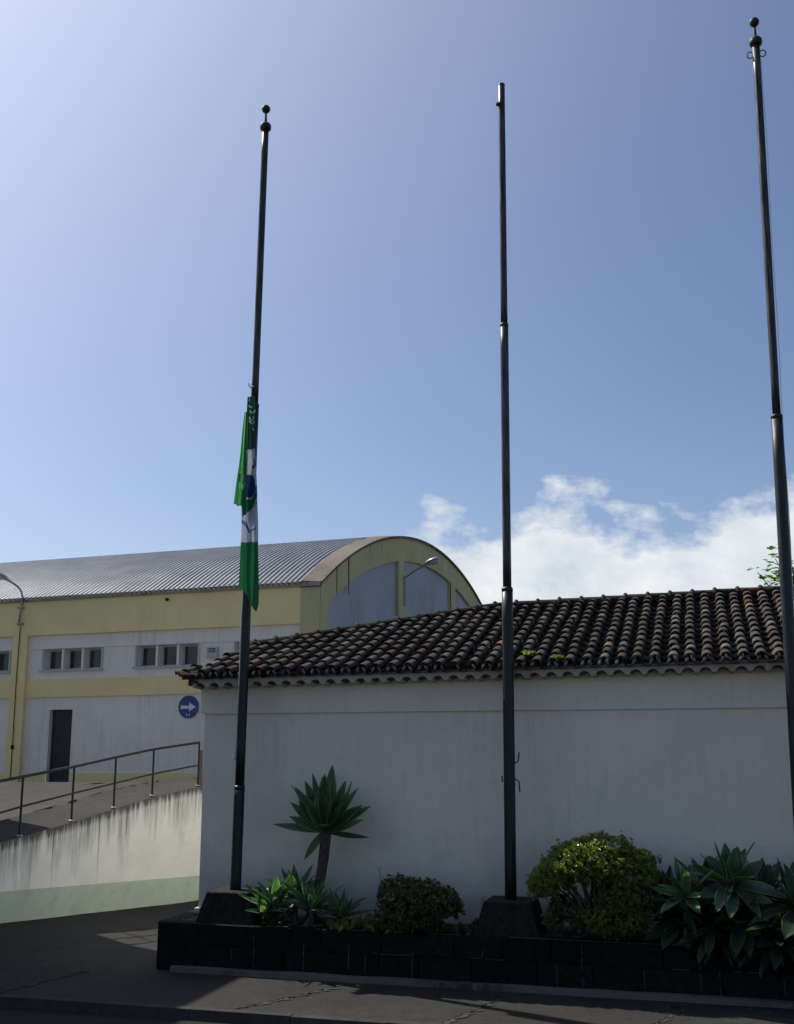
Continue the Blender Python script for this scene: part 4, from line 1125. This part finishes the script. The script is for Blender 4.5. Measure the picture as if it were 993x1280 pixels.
def shrub(label,base,lobes,nclump,leafsize,c,nl=8,limbs=26,inner=.15,group=None,trunk=.05,up=-.1,matk='leaf'):
    t=thing('shrub',label,'shrub',base,HA,group)
    mb=MB(); tips=[]
    tot=sum(l[1]*l[2] for l in lobes)
    for (ct,rx,rz_,ry) in lobes:
        n=int(nclump*rx*rz_/tot)
        for i in range(n):
            z=random.uniform(up,1); a=random.uniform(0,2*PI); q=math.sqrt(1-z*z)
            rr=(1+random.gauss(-.06,.085)) if random.random()>inner else random.uniform(.5,.9)
            nv=Vector((math.cos(a)*q,math.sin(a)*q,z))
            p=ct+HU*nv.x*rx*rr+HW*nv.y*ry*rr+Vector((0,0,nv.z*rz_*rr))
            if noise.noise(p*4.5)<-.25: continue
            sun=.75+.5*random.random()  # random tone per clump
            k=sun*(1.0 if z>0 else .65); sz=random.uniform(.75,1.3)  # leaves low on each lobe darkened in colour for shade
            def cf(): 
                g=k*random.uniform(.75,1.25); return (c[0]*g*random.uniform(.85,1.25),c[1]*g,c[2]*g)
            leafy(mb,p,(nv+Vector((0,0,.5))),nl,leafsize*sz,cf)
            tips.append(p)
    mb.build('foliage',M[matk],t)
    br=MB(); br.smooth=True
    for i in range(limbs):
        tp=random.choice(tips); a=random.uniform(0,6.3); b0=base+Vector((math.cos(a)*.07,math.sin(a)*.07,0))
        pts=[]
        for k in range(7):
            u=k/6; p=b0.lerp(tp,u); p.z=lerp(b0.z,tp.z,u**.8); 
            sag=math.sin(u*PI)*.10; p=p-(tp-b0)*Vector((1,1,0)).length*0*sag
            p+=Vector((noise.noise(Vector((i,u*2,0))),noise.noise(Vector((i,u*2,9))),noise.noise(Vector((i,u*2,5)))))*.06*math.sin(u*PI)
            pts.append(p)
        br.tube(pts,[lerp(trunk*random.uniform(.35,.6),.006,k/6) for k in range(7)],6)
    br.tube([base-Vector((0,0,.03)),base+Vector((0,0,.18))],[trunk*1.5,trunk*1.1],8)
    br.build('branches',M['bark'],t)
    return t
random.seed(77)
yg=(.135,.172,.036)
B=lambda s,w,z:hp(s,w,z)
shrub('large rounded shrub with yellow-green top leaves and bare twisting branches beneath',hp(1.40,.30,PH),[
 (B(1.18,.12,1.42),.42,.32,.42),(B(1.52,.10,1.50),.46,.36,.42),(B(.88,.12,1.26),.28,.20,.34),(B(1.82,.15,1.30),.34,.36,.36),(B(2.03,.05,1.58),.18,.09,.16),(B(.78,.08,1.16),.18,.14,.2),(B(1.75,.25,1.05),.38,.24,.32),(B(1.30,.0,1.62),.30,.17,.26),(B(1.62,.15,.82),.42,.22,.28),(B(1.95,.2,1.05),.26,.25,.28),(B(1.15,.3,.85),.22,.18,.2)],
 7200,.033,yg,8,30,.25,trunk=.06,up=-.45)
shrub('low dark rounded shrub between the tall agave and the middle flagpole',hp(-.90,.35,PH),[
 (B(-1.12,.28,.98),.28,.27,.32),(B(-.80,.22,.93),.34,.29,.38),(B(-.58,.25,.86),.27,.27,.32),(B(-.95,.05,.74),.45,.18,.2)],3000,.033,(.060,.078,.024),8,40,.2,trunk=.04,up=-.5)
random.seed(88)
shrub('tiny light leafed sapling squeezed between the middle pole base and the rounded shrub',hp(.93,.22,PH),[(B(.93,.18,.84),.10,.12,.10),(B(.86,.12,.80),.07,.07,.07)],26,.085,(.12,.15,.07),9,5,.2,trunk=.015,matk='grass')
shrub('loose small leafed bush under the left side of the rounded shrub',hp(1.12,.25,PH),[(B(1.12,.12,.74),.26,.13,.16),(B(1.6,.08,.72),.35,.14,.16),(B(1.05,.2,.98),.16,.14,.14)],210,.055,(.05,.07,.025),8,14,.4,trunk=.02,up=-.4)
tuft('weed_tuft',hp(-1.40,.2,PH),130,.20,(.10,.12,.04),'straggly weed tuft between the smallest agave and the dark rounded shrub','weed',spread=.12)
tuft('weed_tuft',hp(-1.15,.12,PH),90,.12,(.13,.13,.05),'low dry weed tuft at the planter edge before the dark rounded shrub','weed',spread=.12)
tuft('weed_tuft',hp(-1.85,.12,PH),80,.14,(.13,.14,.05),'thin grassy weed tuft below the smallest agave','weed',spread=.09)
tuft('weed_tuft',hp(-.15,.4,PH),80,.13,(.05,.06,.03),'dark weed tuft on the left of the middle pole base','weed',spread=.13)
def stalk(base,h,label,n=7,lean=.03,c=(.14,.16,.07),r=.004):
    t=thing('wild_flower',label,'wildflower',base,HA)
    o=MB(); pts=[base+HU*(lean*k)+Vector((0,0,h*k/5)) for k in range(6)]; o.tube(pts,r,5,c=c); 
    o.build('stem',M['grass'],t)
    o=MB()
    for i in range(n):
        p=pts[random.randint(3,5)]+Vector((random.gauss(0,.02),random.gauss(0,.02),random.gauss(0,.03))); leafy(o,p,Vector((random.gauss(0,1),random.gauss(0,1),1)),4,.028,lambda:c)
    o.build('flower_head',M['grass'],t)
stalk(hp(-1.38,.35,PH),.72,'thin pale stalk rising left of the dark rounded shrub',9,-.006,(.20,.24,.10))
stalk(hp(-.12,.45,PH),.40,'taller of two thin dry stalks left of the middle pole base',4,.012,(.22,.19,.15))
stalk(hp(-.02,.4,PH),.34,'shorter of two thin dry stalks left of the middle pole base',3,.012,(.22,.19,.15))

# ------------------------------------------------------------------ tree behind the house
random.seed(91)
tb=Vector((9.6,24.5,0))
tr=thing('fig_tree','leafy tree with lobed bright green leaves peeking over the tiled ridge at right','tree',tb)
o=MB(); o.smooth=True; o.tube([tb,tb+Vector((-.1,0,2)),tb+Vector((.1,.1,4)),tb+Vector((-.2,0,6))],[.22,.18,.13,.07],10)
o.build('trunk',M['bark'],tr)
cr=MB(); bo=MB(); bo.smooth=True
def figleaf(mb,p,d,l,c):
    sd=d.cross(Vector((0,0,1)))
    if sd.length<.05: sd=Vector((1,0,0))
    sd.normalize(); up=sd.cross(d).normalized()
    sh=((0,.0),(.28,.15),(.5,.05),(.42,.38),(.50,.62),(.25,.58),(.16,.98),(0,1.05),(-.16,.98),(-.25,.58),(-.5,.62),(-.42,.38),(-.5,.05),(-.28,.15))
    ids=[mb.vert(p+sd*x*l+d*y*l+up*(abs(x)*.25*l),c) for x,y in sh]; ctr=mb.vert(p+d*l*.45,c)
    for k in range(len(ids)): mb.face((ids[k],ids[(k+1)%len(ids)],ctr))
def twig(a,b,nl,size):
    mid=a.lerp(b,.5)+Vector((0,0,-.15)); pts=[a,mid,b]; bo.tube(pts,[.03,.02,.008],6)
    for i in range(nl):
        t=random.uniform(.35,1.05); p=(a.lerp(b,t))+Vector((random.gauss(0,.10),random.gauss(0,.10),random.gauss(0,.09)))
        d=Vector((random.gauss(0,1),random.gauss(-.3,1),random.uniform(-.5,.9))).normalized(); g=random.uniform(.7,1.4)
        figleaf(cr,p,d,size*random.uniform(.6,1.15),(.06*g,.105*g,.025*g))
hub=tb+Vector((-.1,0,5.2))
hub=hub+Vector((0,0,-.3))
twig(hub,Vector((7.80,24,6.55)),30,.17); twig(hub,Vector((8.2,24,6.85)),55,.18); twig(hub,Vector((8.1,23.6,6.6)),50,.18); twig(hub,Vector((8.4,24,7.0)),44,.18); twig(hub,Vector((8.3,24.3,6.5)),60,.18)
for i in range(34):
    a=random.uniform(0,6.3); r=random.uniform(.6,1.5); twig(hub,tb+Vector((.55+math.cos(a)*r,math.sin(a)*r,random.uniform(5.2,7.6))),26,.23)
cr.build('crown',M['figleaf'],tr); bo.build('branch',M['bark'],tr)

# ------------------------------------------------------------------ unseen house block added left of view to shade the near pavement
nb=thing('shade_caster_house','tall cream flat-roofed house block added unseen beyond the left edge to cast shade','house',(-9.5,14,0),HA)
ca=Vector((-7.62,20.25,0)); f1=-HW*11; f2=-HU*9; Hh=8.6
o=MB(); P=[ca,ca+f1,ca+f1+f2,ca+f2]
for k in range(4):
    a,b_=P[k],P[(k+1)%4]; o.poly([a+Vector((0,0,-.2)),b_+Vector((0,0,-.2)),b_+Vector((0,0,Hh)),a+Vector((0,0,Hh))])
o.poly([p+Vector((0,0,Hh)) for p in P]); o.build('wall',M['hallwhite'],nb)
for lv in (1.2,4.2):
    for k in (2,5,8):
        a=ca-HW*k+HU*.01; o=MB(); q=lambda x,z,n:a-HW*x+HU*n+Vector((0,0,lv+z))
        o.box(q,0,1.1,0,1.3,0,.05); w=o.build('window',M['winframe'],nb)
        o=MB(); o.box(q,.08,1.02,.08,1.22,.05,.055); o.build('pane',M['glass'],w)

# ------------------------------------------------------------------ world
w=bpy.data.worlds.new('World'); sc.world=w; w.use_nodes=True; nt=w.node_tree; nt.nodes.clear()
out=N(nt,'ShaderNodeOutputWorld'); bg=N(nt,'ShaderNodeBackground'); L(nt,bg.outputs[0],out.inputs[0])
sky=N(nt,'ShaderNodeTexSky',sky_type='NISHITA'); sky.sun_disc=False; sky.sun_elevation=SUN_EL
sky.sun_rotation=math.atan2(SUN.x,SUN.y); sky.altitude=100; sky.air_density=1.0; sky.dust_density=1.2; sky.ozone_density=2.0
tc=N(nt,'ShaderNodeTexCoord'); nrm=N(nt,'ShaderNodeVectorMath',operation='NORMALIZE'); L(nt,tc.outputs['Generated'],nrm.inputs[0]); DV=nrm.outputs[0]
sep=N(nt,'ShaderNodeSeparateXYZ'); L(nt,DV,sep.inputs[0])
tint=mix(nt,1.0,sky.outputs[0],(.88,.89,1.0),'MULTIPLY')
# bright haze round the sun
dt=N(nt,'ShaderNodeVectorMath',operation='DOT_PRODUCT'); L(nt,DV,dt.inputs[0]); dt.inputs[1].default_value=SUN
glow=mth(nt,'POWER',mth(nt,'MAXIMUM',dt.outputs['Value'],0),5)
hz=mth(nt,'POWER',mth(nt,'SUBTRACT',1,mth(nt,'MAXIMUM',sep.outputs[2],0),True),7)
g1_=mix(nt,glow,(0,0,0),(6.3,6.3,6.1)); h1=mix(nt,hz,(0,0,0),(1.2,1.5,2.0))
s1=mix(nt,1.0,tint,g1_,'ADD'); s1=mix(nt,1.0,s1,h1,'ADD')
# clouds: real directions, low over the roof on the right
yy=mth(nt,'MAXIMUM',sep.outputs[1],.02); tx=mth(nt,'DIVIDE',sep.outputs[0],yy); tz=mth(nt,'DIVIDE',sep.outputs[2],yy)
cv=N(nt,'ShaderNodeCombineXYZ'); L(nt,tx,cv.inputs[0]); L(nt,mth(nt,'MULTIPLY',tz,1.5),cv.inputs[1])
n1=nz(nt,cv.outputs[0],9,9,.58); n2=nz(nt,cv.outputs[0],3.2,4,.5); n3=nz(nt,cv.outputs[0],16,7,.6)
# cloud top line falls away to the left
edge=mth(nt,'ADD',.201,mth(nt,'MULTIPLY',mth(nt,'SUBTRACT',n2,.5),.10))
vert_=mth(nt,'MULTIPLY',mth(nt,'SUBTRACT',mth(nt,'ADD',edge,mth(nt,'MULTIPLY',mth(nt,'MAXIMUM',mth(nt,'SUBTRACT',tx,.22),0),.25)),tz),20)
left=mth(nt,'MULTIPLY',mth(nt,'SUBTRACT',.030,tx),24)
n4=nz(nt,cv.outputs[0],24,8,.62)
cm=mth(nt,'SUBTRACT',mth(nt,'ADD',mth(nt,'ADD',vert_,mth(nt,'MULTIPLY',mth(nt,'SUBTRACT',n1,.5),5.6)),mth(nt,'MULTIPLY',mth(nt,'SUBTRACT',n4,.5),1.0)),mth(nt,'MAXIMUM',left,0))
cm=mth(nt,'MULTIPLY',rng(nt,cm,.0,.75),mth(nt,'GREATER_THAN',sep.outputs[1],.05))
# thin wisps
ws=mth(nt,'MULTIPLY',rng(nt,nz(nt,cv.outputs[0],7,9,.62),.58,.80,0,.22),mth(nt,'MULTIPLY',rng(nt,tz,.255,.215),rng(nt,tx,-.13,.2)))
cm=mth(nt,'ADD',cm,ws,True)
ccol=mix(nt,rng(nt,n3,.3,.7),(6.2,6.9,7.7),(9.0,9.2,9.3))
fin=mix(nt,cm,s1,ccol)
L(nt,fin,bg.inputs[0]); bg.inputs['Strength'].default_value=.10

# ------------------------------------------------------------------ sun
sd=bpy.data.lights.new('sun','SUN'); sd.energy=5.0; sd.angle=R(.55); sd.color=(1,.95,.86)
so=bpy.data.objects.new('sun',sd); col.objects.link(so); so.rotation_euler=(-SUN).to_track_quat('-Z','Y').to_euler()

# ------------------------------------------------------------------ camera
cd=bpy.data.cameras.new('camera'); cam=bpy.data.objects.new('camera',cd); col.objects.link(cam)
cam.location=(0,0,3.0); cam.rotation_euler=(R(90+11.5),0,0); cd.sensor_fit='VERTICAL'; cd.sensor_height=24; cd.lens=24*1400/1280; cd.clip_end=3000
sc.camera=cam
sc.render.engine='CYCLES'
sc.cycles.max_bounces=8; sc.cycles.diffuse_bounces=5; sc.cycles.transmission_bounces=4
sc.view_settings.view_transform='Standard'; sc.view_settings.look='None'; sc.view_settings.exposure=0; sc.view_settings.gamma=1
